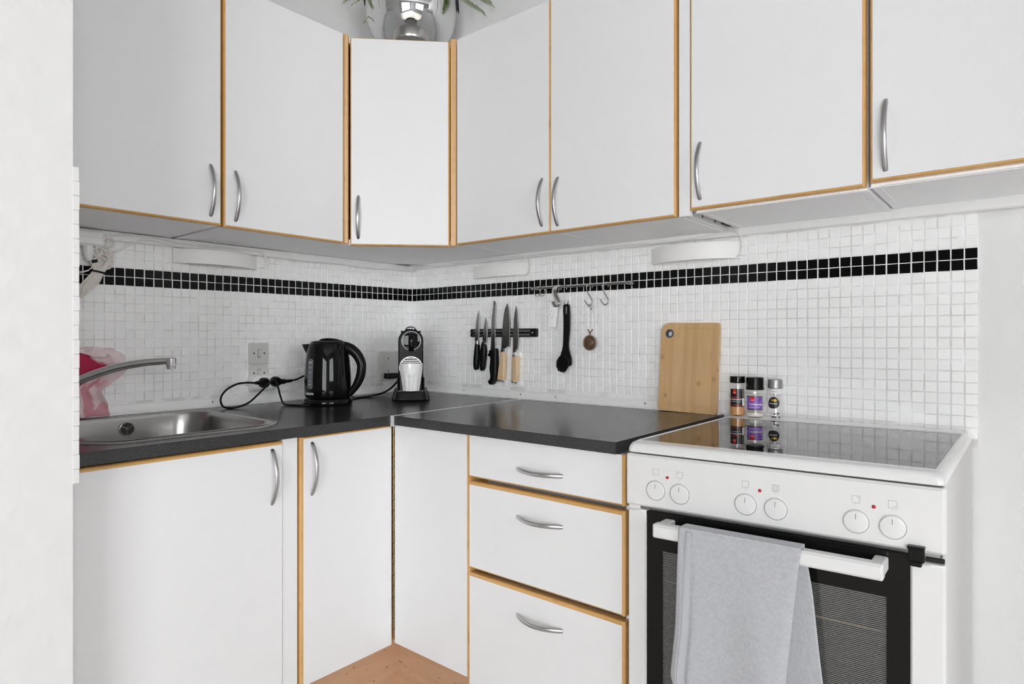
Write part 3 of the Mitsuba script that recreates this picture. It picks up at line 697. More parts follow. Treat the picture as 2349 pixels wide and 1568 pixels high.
p3 = thing('plug', 'flat black plug in the corner socket behind the coffee machine', 'plug')
part(p3, 'head', on_left(bev(rrect(-.152, -.1, 0.9535, 0.9745, 0.003), 0.026, 0.004, 0.009)), 'm_black', 30)
cordC = spline([(0.03, -0.102, 0.963), (0.05, -0.098, 0.975), (0.062, -0.110, 1.0), (0.075, -0.125, 0.99), (0.088, -0.145, 0.955), (0.10, -0.19, 0.925), (0.105, -0.24, 0.908), (0.115, -0.30, 0.9033), (0.135, -0.37, 0.9033), (0.17, -0.43, 0.9033), (0.195, -0.488, 0.905)], 10)
part(p3, 'cord', tube(cordC, CORD, 10), 'm_black', 60)

# power strip, white plug and tied cables at the left ------------------
c = thing('power_strip', 'white power strip fixed under the wall cabinet beside the plastered wall end', 'power strip')
part(c, 'body', on_left(bev(rrect(-1.34, -1.112, 1.352, 1.3945, 0.008), 0.042, 0.006, 0.003), 0.0), 'm_cord_white', 40)
part(c, 'groove', on_left(rbox(-1.339, -1.118, 1.3735, 1.3745, 0.0445, 0.0453)), 'm_plate_grey')
c = thing('plug', 'white plug hanging down from the power strip', 'plug')
part(c, 'head', tube([(0.028, -1.147, 1.353), (0.028, -1.146, 1.338), (0.028, -1.145, 1.322), (0.028, -1.143, 1.314)], [0.0115, 0.0125, 0.010, 0.006], 16), 'm_cord_white', 50)
part(c, 'cord', tube(spline([(0.028, -1.143, 1.316), (0.031, -1.136, 1.302), (0.036, -1.120, 1.296), (0.04, -1.102, 1.296), (0.041, -1.093, 1.312), (0.038, -1.098, 1.335), (0.034, -1.115, 1.345), (0.032, -1.130, 1.32), (0.034, -1.145, 1.29), (0.034, -1.18, 1.28), (0.034, -1.22, 1.285)], 10), 0.0022, 8), 'm_cable_white', 60)
c = thing('cable_bundle', 'bundle of beige cables tied with a black cable tie below the power strip', 'cable')
r_ = np.random.RandomState(11)
for i in range(6):
    o = r_.normal(0, 1, (6, 2)) * [0.0022, 0.0022]
    k = (i - 2.5) * 0.0042
    top = [(1.335, -1.108), (1.345, -1.098), (1.328, -1.113), (1.362, -1.108), (1.34, -1.103), (1.35, -1.115)][i]
    lowy = [-1.178, -1.170, -1.162, -1.158, -1.153, -1.168][i]
    P = [(0.030 + o[0, 0], lowy, 1.218 + 0.006 * i), (0.031 + o[1, 0], -1.152 + k, 1.25), (0.032 + abs(o[2, 0]), -1.132 + k * .6, 1.284), (0.033 + o[3, 0], -1.124 + k * .9, 1.306), (0.034 + o[4, 0], top[1] - 0.022, top[0] - .012), (0.035, top[1] - .010, top[0]), (0.040, top[1] + .006, top[0] - .012), (0.039 + o[5, 0], -1.106 + k * .4, 1.310), (0.036, -1.120 + k * .6, 1.284), (0.033, -1.140 + k, 1.25), (0.031, lowy + .008, 1.212 + 0.006 * i), (0.030, lowy, 1.218 + 0.006 * i)]
    part(c, 'cable', tube(spline(P, 8), 0.0022, 8), 'm_cable_white', 60)
tie = np.array([(0.024, -1.143, 1.2895), (0.041, -1.143, 1.288), (0.0435, -1.128, 1.2855), (0.042, -1.112, 1.2825), (0.024, -1.110, 1.283)])
part(c, 'cable_tie', tube(spline(tie, 6, True), 0.0011, 6, side=(0, 0, 1), rw=0.0022, closed=True), 'm_black', 50, label='black cable tie')
part(c, 'cable_tie', tube([(0.034, -1.14, 1.311), (0.036, -1.128, 1.315)], 0.004, 8), 'm_black', 50, label='black cable tie')
for i, (z0, sag) in enumerate(((1.392, 0.004), (1.386, 0.006), (1.380, 0.003))):
    P = [[(0.028, -1.112, 1.372), (0.028, -1.10, 1.384), (0.026, -1.07, 1.391), (0.024, -1.0, 1.396)], [(0.030, -1.112, 1.362), (0.032, -1.095, 1.376), (0.028, -1.085, 1.366), (0.028, -1.10, 1.352)], [(0.030, -1.11, 1.340), (0.028, -1.075, 1.350), (0.024, -1.04, 1.372), (0.0225, -1.0, 1.386)]][i]
    if i != 1:
        P = P + [(0.0222, y, z0 - .004 + 0.0016 * math.sin(y * 23 + i * 2)) for y in np.linspace(-0.93, -0.66 if i == 0 else -0.03, 8 if i == 0 else 18)]
    if i == 0:
        P = P + [(0.024, -0.648, 1.372), (0.022, -0.640, 1.358), (0.018, -0.646, 1.342), (0.012, -0.660, 1.338)]
    lab = ('white lamp cord from the power strip to the lamp above the sink', 'short loop of beige cable beside the power strip', 'white cable running along the batten from the power strip to the corner')[i]
    single('lamp_cord', tube(spline(P, 6), 0.0020, 8), 'm_cord_white' if i != 1 else 'm_cable_white', lab, 'cable', 60)
P = [(0.024, -0.03, 1.378), (0.03, -0.03, 1.377)] + [(x, -0.0222, 1.390 + 0.0022 * math.sin(x * 21)) for x in np.linspace(0.08, 1.22, 20)] + [(1.27, -0.0225, 1.397), (1.318, -0.0235, 1.399), (1.338, -0.0225, 1.386), (1.342, -0.020, 1.360), (1.335, -0.016, 1.336), (1.325, -0.010, 1.332)]
single('lamp_cord', tube(spline(P, 6), 0.0021, 8), 'm_cord_white', 'white cable along the batten from the corner to the lamp above the cutting board', 'cable', 60)
P = [(x, -0.0223, 1.395 + 0.0015 * math.sin(x * 17 + 1)) for x in np.linspace(0.25, 0.57, 8)] + [(0.600, -0.0232, 1.389), (0.614, -0.0225, 1.372), (0.614, -0.02, 1.345), (0.606, -0.015, 1.332), (0.596, -0.008, 1.330)]
single('lamp_cord', tube(spline(P, 6), 0.0020, 8), 'm_cord_white', 'short white cord curling into the lamp above the knives', 'cable', 60)

# curved wall lamps ---------------------------------------------------
def arc_lamp(u0, u1, z0, z1, place, label, depth=0.052):
    k = thing('wall_lamp', label, 'lamp', 'curved white wall lamps under the cabinets')
    L = u1 - u0; n = 25; s = np.linspace(-1, 1, n)
    R = ((L / 2) ** 2 + depth ** 2) / (2 * depth)
    uu = (u0 + u1) / 2 + s * L / 2; ww = np.sqrt(R * R - (s * L / 2) ** 2) - (R - depth) + 0.004
    outer = list(zip(uu, ww)); inner = [(a, b - 0.0025) for a, b in outer][::-1]
    shade = put(ext(Polygon(outer + inner), z1 - z0), (0, 0, z0), X_, -Z_ * 0 + np.array([0, 0, 0]) + Y_, Z_)
    # local (u, w, height) to wall
    def tf(m):
        v = np.asarray(m.vertices); q = mesh(np.stack([v[:, 0], v[:, 2], v[:, 1]], 1), m.faces[:, ::-1]); return place(q)
    part(k, 'shade', tf(shade), 'm_lampshade', 40)
    back = Polygon([(u0 + .004, 0.0), (u1 - .004, 0.0), (u1 - .004, 0.004), (u0 + .004, 0.004)])
    part(k, 'back_plate', tf(put(ext(back, z1 - z0 - .004), (0, 0, z0 + .002), X_, Y_, Z_)), 'm_lampshade')
    for z in (z0 + .004, z1 - .006):
        lid = Polygon([(u0 + .012, 0.004)] + [(a, b - .003) for a, b in outer if u0 + .012 < a < u1 - .012] + [(u1 - .012, 0.004)])
        part(k, 'diffuser', tf(put(ext(lid, 0.002), (0, 0, z), X_, Y_, Z_)), 'm_lampshade')
    return k
arc_lamp(-0.925, -0.668, 1.331, 1.3735, lambda m: on_left(m), 'curved white wall lamp above the sink')
arc_lamp(0.342, 0.602, 1.329, 1.3730, lambda m: on_right(m), 'curved white wall lamp above the knives', 0.026)
arc_lamp(1.068, 1.331, 1.327, 1.3730, lambda m: on_right(m), 'curved white wall lamp above the cutting board')

# knives on the magnetic bar -------------------------------------------
c = thing('knife_rack', 'black magnetic knife bar with steel strips on the tiles', 'knife rack')
part(c, 'bar', on_right(bev(rrect(0.333, 0.642, 1.1145, 1.1435, 0.004), 0.011, 0.002)), 'm_black', 30)
for z in (1.1375, 1.1335, 1.1245, 1.1205): part(c, 'steel_strip', on_right(rbox(0.346, 0.615, z - .0008, z + .0008, 0.0108, 0.0116)), 'm_satin')
for x in (0.339, 0.626): part(c, 'screw', on_right(disc(0.0028, 0.001, 18)).apply_translation((x, -0.011, 1.129)), 'm_chrome', 40)
def mm(pts): return [(a / 1000, b / 1000) for a, b in pts]
def blade(pts, t=0.0022):
    return on_right(bev(Polygon(mm(pts)), t, 0.0009, 0.0122))
def grip(pts, t=0.016, b=0.005, w0=0.0055):
    return on_right(bev(Polygon(mm(pts)).buffer(0.0006).buffer(-0.0006).simplify(0.0002), t, b, w0))
def densify(pts, n=5):
    return [tuple(p) for p in spline(np.array(pts, float), n)]
K1 = [(379, 1213), (370, 1189), (364, 1162), (361, 1135), (359, 1100), (365, 1096), (377, 1103), (380, 1122), (382, 1148), (383, 1175), (382, 1195)]
K2 = [(412, 1186), (407, 1166), (403, 1147), (400, 1123), (397, 1101), (409, 1093), (418, 1099), (421, 1128), (421, 1152), (418, 1169)]
for pts, bol, hd, riv, lab in (
    (K1, [(364, 1097), (377, 1103), (376, 1086), (362, 1086)], [(362, 1086), (358, 1062), (355, 1035), (354, 1013), (357, 996), (362, 993), (370, 995), (374, 1002), (376, 1025), (378, 1062), (377, 1086)], [(364, 1062), (362, 1024)], 'kitchen knife with black riveted handle, leftmost on the magnetic bar'),
    (K2, [(397, 1099), (418, 1099), (412, 1093), (410, 1087), (394, 1087)], [(393, 1087), (388, 1060), (387, 1026), (387, 995), (392, 991), (400, 992), (406, 1004), (411, 1038), (413, 1067), (410, 1087)], [(396, 1058), (394, 1020)], 'small paring knife with black riveted handle, second on the magnetic bar')):
    c = thing('kitchen_knife', lab, 'knife')
    part(c, 'blade', blade(pts), 'm_blade', 20); part(c, 'bolster', grip(bol, 0.011, 0.003, 0.008), 'm_steel', 20); part(c, 'handle', grip(hd), 'm_black', 30)
    for r in riv: part(c, 'rivet', on_right(disc(0.0021, 0.0008, 14)).apply_translation((r[0] / 1000, -0.0213, r[1] / 1000)), 'm_chrome', 40)
c = thing('bread_knife', 'long serrated bread knife with black curved handle, third on the magnetic bar', 'knife')
ser = []
L0 = spline(np.array([(451, 1245), (450, 1230), (444, 1195), (441, 1159), (439, 1123), (437, 1087), (435, 1063)], float), 30)
for i, p in enumerate(L0):
    ser.append((p[0] + (0.9 if i < 20 else 1.3) * abs(math.sin(i * 0.42)) - 0.5, p[1]))
part(c, 'blade', on_right(bev(Polygon(mm(ser + [(460, 1068), (458, 1111), (459, 1147), (460, 1194), (462, 1234), (458, 1242)])).buffer(0), 0.002, 0.0005, 0.0122)), 'm_blade', 20)
part(c, 'handle', grip(densify([(435, 1066), (460, 1072), (467, 1069), (469, 1032), (469, 992), (465, 968), (456, 951), (447, 944), (437, 944), (431, 950), (430, 956), (439, 964), (440, 979), (437, 1003), (440, 1027), (440, 1041), (434, 1045), (427, 1049), (434, 1057)], 3), 0.018, 0.004), 'm_black_matte', 30)
for b, bo, hd, cp, red, lab in (
    ([(515, 1233), (505, 1214), (499, 1193), (495, 1165), (492, 1134), (490, 1106), (487, 1072), (506, 1074), (513, 1080), (526, 1082), (528, 1122), (528, 1165), (525, 1188), (521, 1216)], [(487, 1073), (507, 1075), (504, 1059), (485, 1059)], [(484, 1059), (480, 1028), (475, 997), (470, 962), (503, 962), (505, 1017), (505, 1059)], [(470, 962), (470, 954), (485, 953), (501, 954), (503, 962)], (497, 1092), 'wide chef knife with pale wooden handle and dark blade, fourth on the magnetic bar'),
    ([(556, 1223), (549, 1199), (545, 1174), (544, 1146), (542, 1111), (541, 1076), (540, 1061), (556, 1063), (557, 1071), (563, 1073), (566, 1099), (566, 1134), (563, 1169), (561, 1196)], [(540, 1062), (556, 1063), (555, 1048), (539, 1047)], [(538, 1047), (535, 959), (562, 960), (563, 1047)], [(535, 959), (536, 951), (549, 950), (560, 951), (562, 960)], (546, 1082), 'narrow slicing knife with pale wooden handle, rightmost on the magnetic bar')):
    c = thing('chef_knife', lab, 'knife')
    part(c, 'blade', blade(b), 'm_blade_damask', 20); part(c, 'bolster', grip(bo, 0.012, 0.004, 0.0075), 'm_chrome', 20)
    part(c, 'handle', grip(hd, 0.014, 0.0035, 0.005), 'm_ash', 60); part(c, 'end_cap', grip(cp, 0.0148, 0.004, 0.005), 'm_chrome', 30)
    part(c, 'red_mark', on_right(disc(0.0022, 0.0002, 12)).apply_translation((red[0] / 1000, -0.0144, red[1] / 1000)), 'm_red_dull')
    for k in range(2): part(c, 'engraving', on_right(rbox(red[0] / 1000 - .001, red[0] / 1000 + .001, red[1] / 1000 + .006 + .007 * k, red[1] / 1000 + .010 + .007 * k, 0.0144, 0.0145)), 'm_ink')

# rail with hooks --------------------------------------------------------
c = thing('rail', 'thin chrome utensil rail across the black tile band', 'rail')
part(c, 'rod', tube([(0.640, -0.030, 1.277), (1.012, -0.030, 1.277)], 0.0036, 14), 'm_wire', 40)
for x in (0.653, 1.0): part(c, 'bracket', cat(tube([(x, 0.0, 1.277), (x, -0.034, 1.277)], 0.005, 14), lathe([(0, 0), (0.008, 0), (0.007, 0.004), (0, 0.004)], 20).apply_transform(np.array([[1, 0, 0, x], [0, 0, -1, 0], [0, 1, 0, 1.277], [0, 0, 0, 1.0]]))), 'm_wire', 40)
for x in (0.639, 1.013): part(c, 'end_cap', ball(0.0055, (x, -0.030, 1.277)), 'm_wire', True)
for i, x in enumerate((0.668, 0.688)):
    c = single('rail_clip', tube(spline([(x - .004, -0.034, 1.272), (x, -0.0345, 1.2815), (x + .003, -0.028, 1.281), (x + .002, -0.026, 1.27), (x + .002, -0.028, 1.258), (x - .002, -0.032, 1.251), (x - .009, -0.036, 1.252), (x - .011, -0.036, 1.257)], 6), 0.0017, 8), 'm_wire', ('bent wire clip at the left end of the chrome rail, outer one', 'bent wire clip at the left end of the chrome rail, inner one')[i], 'hook', 50)
def s_hook(x, ang, label, drop=0.0):
    # an S in its own plane, turned about z by ang
    pts = [(-0.006, 1.268), (-0.0058, 1.276), (0.0, 1.2822), (0.0058, 1.277), (0.0075, 1.266), (0.0085, 1.25), (0.009, 1.232), (0.005, 1.2195), (-0.004, 1.2155), (-0.012, 1.2195), (-0.0165, 1.231)]
    ca, sa = math.cos(ang), math.sin(ang)
    P = [(x + u * ca, -0.030 + u * sa, z) for u, z in pts]
    return single('s_hook', tube(spline(P, 6), 0.0016, 8), 'm_wire', label, 'hook', 50)
A0 = math.radians(-62)
s_hook(0.776, math.radians(-88), 'chrome S hook holding the black washing-up brush')
def s_hook2(x, label, k=1.0, dz=0.0, dy=0.0):
    pts = [(0.005, -0.024, 1.268), (0.008, -0.0255, 1.276), (0.004, -0.030, 1.2825), (-0.006, -0.0345, 1.276), (-0.008, -0.036, 1.266), (-0.003, -0.035, 1.252), (0.006, -0.034, 1.238), (0.012, -0.0335, 1.225), (0.008, -0.034, 1.2155), (-0.002, -0.0345, 1.2135), (-0.008, -0.036, 1.2195), (-0.0145, -0.037, 1.2295)]
    return single('s_hook', tube(spline([(x + a * k, b + dy * (z < 1.262), z + dz) for a, b, z in pts], 6), 0.0016, 8), 'm_wire', label, 'hook', 50)
s_hook2(0.7335, 'chrome S hook holding the small white tag', 0.45)
s_hook2(0.7400, 'empty chrome S hook in the cluster, left one beside the tag', 0.85, -.0003, -.002)
s_hook2(0.7450, 'empty chrome S hook in the cluster, middle one beside the tag', 0.85, -.0003, -.003)
s_hook2(0.7500, 'empty chrome S hook in the cluster, nearest the black brush', 0.85, -.0003, -.004)
s_hook2(0.868, 'chrome S hook holding the tea strainer'); s_hook2(0.926, 'empty chrome S hook nearest the right end of the rail')
c = thing('tag', 'small white metal tag with worn marks hanging from the rail', 'tag')
tagp = Polygon(mm([(716, 1226), (747, 1214), (738, 1146), (706, 1149)])).buffer(-0.003).buffer(0.003).difference(Point(0.731, 1.2145).buffer(0.0025))
part(c, 'plate', on_right(ext(tagp, 0.0016, 0.030)), 'm_tag')
r_ = np.random.RandomState(5)
for k in range(14):
    x, z = 0.714 + r_.rand() * 0.022, 1.172 + r_.rand() * 0.03
    part(c, 'worn_mark', on_right(rbox(x, x + .0012 + r_.rand() * .002, z, z + .001 + .0012 * r_.rand(), 0.0314, 0.0317)), 'm_tagmark')
# washing-up brush
c = thing('washing_brush', 'black washing-up brush hanging head down from the rail', 'brush')
hd = Polygon(densify(mm([(768, 1219), (787, 1219), (790, 1200), (791, 1177), (790, 1130), (786, 1090), (790, 1064), (796, 1046), (797, 1028), (790, 1020), (762, 1020), (753, 1028), (754, 1046), (760, 1064), (766, 1086), (768, 1130), (768, 1177), (767, 1200)]), 4)).buffer(0.0012).buffer(-0.0012).simplify(0.0003)
slot = rrect(0.7742, 0.7818, 1.188, 1.2135, 0.003)
part(c, 'handle', on_right(cat(ext(hd.difference(slot), 0.007, 0.024), ext(hd.buffer(-0.0025).difference(slot.buffer(0.0015)), 0.003, 0.030))), 'm_black')
for z in (1.171, 1.158, 1.153, 1.140): part(c, 'grip_ridge', on_right(rbox(0.7715, 0.787, z - .0011, z + .0011, 0.0325, 0.0345, .0006)), 'm_black_matte')
br = []
r_ = np.random.RandomState(2)
for k in range(900):
    a, rr = r_.rand() * 2 * math.pi, math.sqrt(r_.rand())
    x0, z0 = 0.7745 + 0.0195 * rr * math.cos(a), 1.036 + 0.021 * rr * math.sin(a)
    ln = 0.015 + r_.normal(0, .0012)
    dx, dz = 0.0042 * rr * math.cos(a) + r_.normal(0, .0010), -0.010 + 0.006 * rr * math.sin(a) + r_.normal(0, .0010)
    br.append(tube([(x0, z0, 0.0325), (x0 + dx, z0 + dz, 0.0325 + ln)], 0.0009, 4))
part(c, 'bristles', on_right(cat(*br)), 'm_black_matte', kind='stuff', label='black bristles')
# tea strainer
c = thing('tea_strainer', 'small round brown tarnished tea strainer hanging by two wires', 'strainer')
w = -0.030
part(c, 'wire', tube(spline([(0.861, w, 1.137), (0.861, w, 1.170), (0.8618, w, 1.2), (0.866, w, 1.2125), (0.869, w, 1.205), (0.8715, w, 1.199), (0.8745, w, 1.205), (0.871, w, 1.2125), (0.877, w, 1.2), (0.8795, w, 1.170), (0.880, w, 1.136)], 6), 0.0009, 6), 'm_wire', 50)
part(c, 'clasp', cat(tube([(0.860, w, 1.138), (0.869, w, 1.1265)], 0.0016, 8), tube([(0.880, w, 1.138), (0.869, w, 1.1265)], 0.0016, 8), tube([(0.869, w, 1.129), (0.8685, w, 1.116)], 0.0022, 8)), 'm_rust', 40)
part(c, 'rim', on_right(lathe([(0.0225, 0), (0.0242, 0.0015), (0.0242, 0.004), (0.0215, 0.005), (0.0195, 0.0035)], 40)).apply_translation((0.868, w + .003, 1.0955)), 'm_rust_rim', 40)
part(c, 'bowl', on_right(lathe([(0.0200, 0.003), (0.0175, 0.006), (0.0165, 0.0095), (0.013, 0.0125), (0, 0.0135)], 40)).apply_translation((0.8685, w + .003, 1.0955)), 'm_rust', 40)

# cutting board ------------------------------------------------------------
c = thing('cutting_board', 'bamboo cutting board with a dark ring hole leaning on the tiles', 'cutting board')
BW, BH = 0.1715, 0.2535
out = Polygon([(0, 0), (BW, 0), (BW, BH)] + [(0.025 - 0.025 * math.sin(t), BH - 0.025 + 0.025 * math.cos(t)) for t in np.radians(np.linspace(0, 90, 10))]).buffer(-0.007).buffer(0.007, quad_segs=6)
hole_c = (0.027, BH - 0.031)
def board():
    ringhole = Point(*hole_c).buffer(0.0125, quad_segs=10)
    body = ext(out.difference(ringhole), 0.0095)
    m1 = out.buffer(-0.0006).difference(ringhole)
    gro = LineString([(0.047, BH - .018), (BW - .017, BH - .018), (BW - .017, 0.0165), (0.0165, 0.0165), (0.0165, BH - .058), (0.040, BH - .052), (0.050, BH - .033), (0.047, BH - .018)]).buffer(0.0034)
    face = ext(m1.difference(gro), 0.0026, 0.0095)
    return cat(body, face)
bm = board()
ctr = np.array([1.1045, -0.0255, 0.9008])
lean = math.atan2(0.019, BH); tw = math.radians(2.0)
U_ = np.array([1, 0.03, -0.012]); U_ /= np.linalg.norm(U_)
V_ = np.array([0.030, math.sin(lean), math.cos(lean)]); V_ -= U_ * (U_ @ V_); V_ /= np.linalg.norm(V_)
W_ = np.cross(U_, V_)
part(c, 'board', put(bm, ctr, U_, V_, W_), 'm_bamboo', uv=np.asarray(bm.vertices)[:, :2])
part(c, 'ring', put(lathe([(0.0125, 0.0), (0.0125, 0.0128), (0.0118, 0.0136), (0.0088, 0.0132), (0.0082, 0.012), (0.0082, 0)], 36).apply_translation((*hole_c, 0)), ctr, U_, V_, W_), 'm_ring', 40, label='dark grey-blue ring')

# spice jars -----------------------------------------------------------------
JZ = 0.9072
def bent(m, cx, cy, z, r, az):
    """Flat (x, y, depth) mesh wrapped on a vertical cylinder, its middle facing azimuth az."""
    v = np.asarray(m.vertices); a = az + v[:, 0] / r; rr = r + v[:, 2]
    q = m.copy(); q.vertices = np.stack([cx + rr * np.cos(a), cy + rr * np.sin(a), z + v[:, 1]], 1)
    return q
def grid(x0, x1, y0, y1, n=24, d=0.0):
    v = [(x, y, d) for x in np.linspace(x0, x1, n) for y in (y0, y1)]
    f = []
    for i in range(n - 1): f += [[2 * i, 2 * i + 2, 2 * i + 3], [2 * i, 2 * i + 3, 2 * i + 1]]
    return mesh(v, f)
def words(text, h, cx, cy, bold=True):
    m = meshkit.text_mesh(text, h, 0.0001, bold); b = m.bounds
    m.apply_translation((cx - (b[0, 0] + b[1, 0]) / 2, cy - (b[0, 1] + b[1, 1]) / 2, 0)); return m
AZ = math.atan2(CAM[1] + 0.04, CAM[0] - 1.38)          # the labels face the room, towards the middle of the floor
GJ = 'spice jars on the back rim of the cooker'
J1 = (1.3435, -0.0570); J2 = (1.3895, -0.0600); J3 = (1.4385, -0.0545)
c = thing('spice_jar', 'glass spice jar with black label and orange powder, nearest the cutting board', 'spice jar', GJ)
part(c, 'glass', lathe([(0, .0005), (0.018, .0005), (0.0190, .003), (0.0192, .072), (0.0186, .080), (0.0178, .084), (0.0175, .088)], 40, *J1, JZ), 'm_glass', 40)
part(c, 'spice', lathe([(0, .0025), (0.017, .0025), (0.0180, .005), (0.0180, .026), (0, .0265)], 36, *J1, JZ), 'm_pepper', 30, label='orange ground spice')
part(c, 'cap', lathe([(0, .086), (0.0188, .086), (0.0193, .088), (0.0193, .1015), (0.0186, .103), (0, .103)], 40, *J1, JZ), 'm_black_gloss', 30, label='black cap')
r0 = 0.01945
lb = part(c, 'label', bent(grid(-0.021, 0.020, 0.0245, 0.0705, d=0), *J1, JZ, r0, AZ), 'm_labelblack', True)
part(lb, 'logo', bent(grid(-0.0115, -0.0035, 0.0575, 0.0685, 6, .0002), *J1, JZ, r0, AZ), 'm_red', True)
part(lb, 'lettering', bent(words('coop', 0.0022, -0.0075, 0.0605).apply_translation((0, 0, .0003)), *J1, JZ, r0, AZ), 'm_labelwhite')
part(lb, 'lettering', bent(words('CAYENNE', 0.0036, -0.005, 0.0485).apply_translation((0, 0, .0003)), *J1, JZ, r0, AZ), 'm_red')
part(lb, 'lettering', bent(words('CAYENNEPEBER', 0.0030, -0.0045, 0.0433).apply_translation((0, 0, .0003)), *J1, JZ, r0, AZ), 'm_labelwhite')
part(lb, 'lettering', bent(words('HOT CHILI    40g', 0.0020, -0.004, 0.0375).apply_translation((0, 0, .0003)), *J1, JZ, r0, AZ), 'm_labelwhite')
for k in range(6): part(lb, 'pepper_print', bent(grid(-0.016 + k * .0042, -0.0135 + k * .0042, 0.0275, 0.0297, 3, .0003), *J1, JZ, r0, AZ), 'm_red')
part(lb, 'declaration', bent(grid(0.0125, 0.0195, 0.0265, 0.047, 6, .0002), *J1, JZ, r0, AZ), 'm_labelwhite')
part(lb, 'declaration', bent(grid(0.0125, 0.0195, 0.050, 0.069, 6, .0002), *J1, JZ, r0, AZ), 'm_ink')
c = thing('spice_jar', 'glass spice jar with purple label and black grinder cap, middle one', 'spice jar', GJ)
part(c, 'glass', lathe([(0, .0005), (0.020, .0005), (0.0213, .003), (0.0215, .014), (0.0206, .018), (0.0208, .056), (0.0212, .062), (0.0210, .068), (0.0195, .071)], 40, *J2, JZ), 'm_glass', 40)
part(c, 'spice', lathe([(0, .0025), (0.019, .0025), (0.0202, .006), (0.0198, .011), (0.010, .0125), (0, .012)], 36, *J2, JZ), 'm_salt', 30, label='pale salt')
part(c, 'cap', lathe([(0, .0705), (0.0222, .0705), (0.0226, .073), (0.0208, .079), (0.0212, .0985), (0.0203, .1015), (0.0203, .1022), (0, .1022)], 40, *J2, JZ), 'm_black', 30, label='black grinder cap')
r0 = 0.0214
lb = part(c, 'label', bent(grid(-0.023, 0.0215, 0.0195, 0.0545), *J2, JZ, r0, AZ), 'm_labelblack', True)
part(lb, 'purple_field', bent(grid(-0.022, 0.0208, 0.0215, 0.0528, 24, .00015), *J2, JZ, r0, AZ), 'm_purple', True)
part(lb, 'logo', bent(grid(-0.0125, -0.001, 0.0412, 0.0528, 6, .0003), *J2, JZ, r0, AZ), 'm_red', True)
part(lb, 'lettering', bent(words('coop', 0.0026, -0.0068, 0.0442).apply_translation((0, 0, .0004)), *J2, JZ, r0, AZ), 'm_labelwhite')
part(lb, 'lettering', bent(words('Hvidløgssalt', 0.0042, 0.0025, 0.0335).apply_translation((0, 0, .0004)), *J2, JZ, r0, AZ), 'm_labelwhite')
part(lb, 'lettering', bent(words('Vitlökssalt   Garlic salt', 0.0018, -0.001, 0.0265).apply_translation((0, 0, .0004)), *J2, JZ, r0, AZ), 'm_labelwhite')
dec = [LineString([(0.008 + .002 * k, 0.0405 + .001 * k), (0.0105 + .002 * k, 0.047), (0.0135 + .0017 * k, 0.0505 - .002 * k)]).buffer(0.00045) for k in range(3)]
part(lb, 'leaf_print', bent(cat(*[ext(g, .0001, .0003) for g in dec]), *J2, JZ, r0, AZ), 'm_purple_dark')
c = thing('spice_jar', 'clear glass pepper mill jar with silver cap and round black label, rightmost', 'spice jar', GJ)
part(c, 'glass', lathe([(0, .0005), (0.0205, .0005), (0.0222, .003), (0.0225, .012), (0.0205, .026), (0.0165, .048), (0.0145, .056), (0.0130, .064), (0.0130, .076)], 40, *J3, JZ), 'm_glass', 40)
part(c, 'spice', cat(*[ball(0.0021, (J3[0] + x, J3[1] + y, JZ + z), 1) for x, y, z in ((0.004, -0.012, .012), (0.0075, -.0125, .0125), (0.001, -.011, .0115), (0.011, -.011, .0132), (0.0, -.013, .004), (.004, -.014, .004), (-.004, -.012, .004), (.012, -.007, .004))]), 'm_corns', True, label='black peppercorns')
part(c, 'cap', lathe([(0, .0755), (0.0165, .0755), (0.0178, .077), (0.0170, .096), (0.0158, .0985), (0, .0985)], 40, *J3, JZ), 'm_silver_grey', 30, label='silver cap')
lb = part(c, 'neck_label', bent(grid(-0.013, 0.0115, 0.0625, 0.0742), *J3, JZ, 0.0133, AZ), 'm_labelwhite', True)
part(lb, 'lettering', bent(words('CLEAN', 0.0026, -0.001, 0.0690).apply_translation((0, 0, .0002)), *J3, JZ, 0.0133, AZ), 'm_ink')
part(lb, 'lettering', bent(words('GRINDER', 0.0012, -0.001, 0.0647).apply_translation((0, 0, .0002)), *J3, JZ, 0.0133, AZ), 'm_ink')
# the round label follows the slanting shoulder of the bottle
def shoulder(m):
    v = np.asarray(m.vertices); r = np.interp(v[:, 1], [0.012, 0.026, 0.048, 0.056, 0.07], [0.0227, 0.0208, 0.0168, 0.0148, 0.013]) + v[:, 2] + .0003
    a = AZ - 0.28 + v[:, 0] / 0.0185; q = m.copy(); q.vertices = np.stack([J3[0] + r * np.cos(a), J3[1] + r * np.sin(a), JZ + v[:, 1]], 1); return q
def flat_disc(r, cx, cy, d, n=40, rings=5):
    v = [(cx, cy, d)]; f = []
    for k in range(1, rings + 1):
        v += [(cx + r * k / rings * math.cos(t), cy + r * k / rings * math.sin(t), d) for t in np.arange(n) / n * 2 * math.pi]
    for i in range(n):
        f.append([0, 1 + i, 1 + (i + 1) % n])
        for k in range(rings - 1):
            a, b, c_, e = 1 + k * n + i, 1 + k * n + (i + 1) % n, 1 + (k + 1) * n + (i + 1) % n, 1 + (k + 1) * n + i
            f += [[a, e, c_], [a, c_, b]]
    return mesh(v, f)
lb = part(c, 'label', shoulder(flat_disc(0.0152, 0, 0.0405, 0)), 'm_labelwhite', True)
part(lb, 'black_field', shoulder(flat_disc(0.0146, 0, 0.0405, 0.0002)), 'm_labelblack', True)
part(lb, 'lettering', shoulder(words('Spice', 0.0042, 0.0015, 0.0465).apply_translation((0, 0, .0004))), 'm_yellow')
part(lb, 'seal', shoulder(flat_disc(0.0036, 0.0035, 0.0465, 0.0003, 20, 2)), 'm_yellow', True)
part(lb, 'lettering', shoulder(words('Sort peber', 0.0028, 0, 0.0382).apply_translation((0, 0, .0004))), 'm_labelwhite')

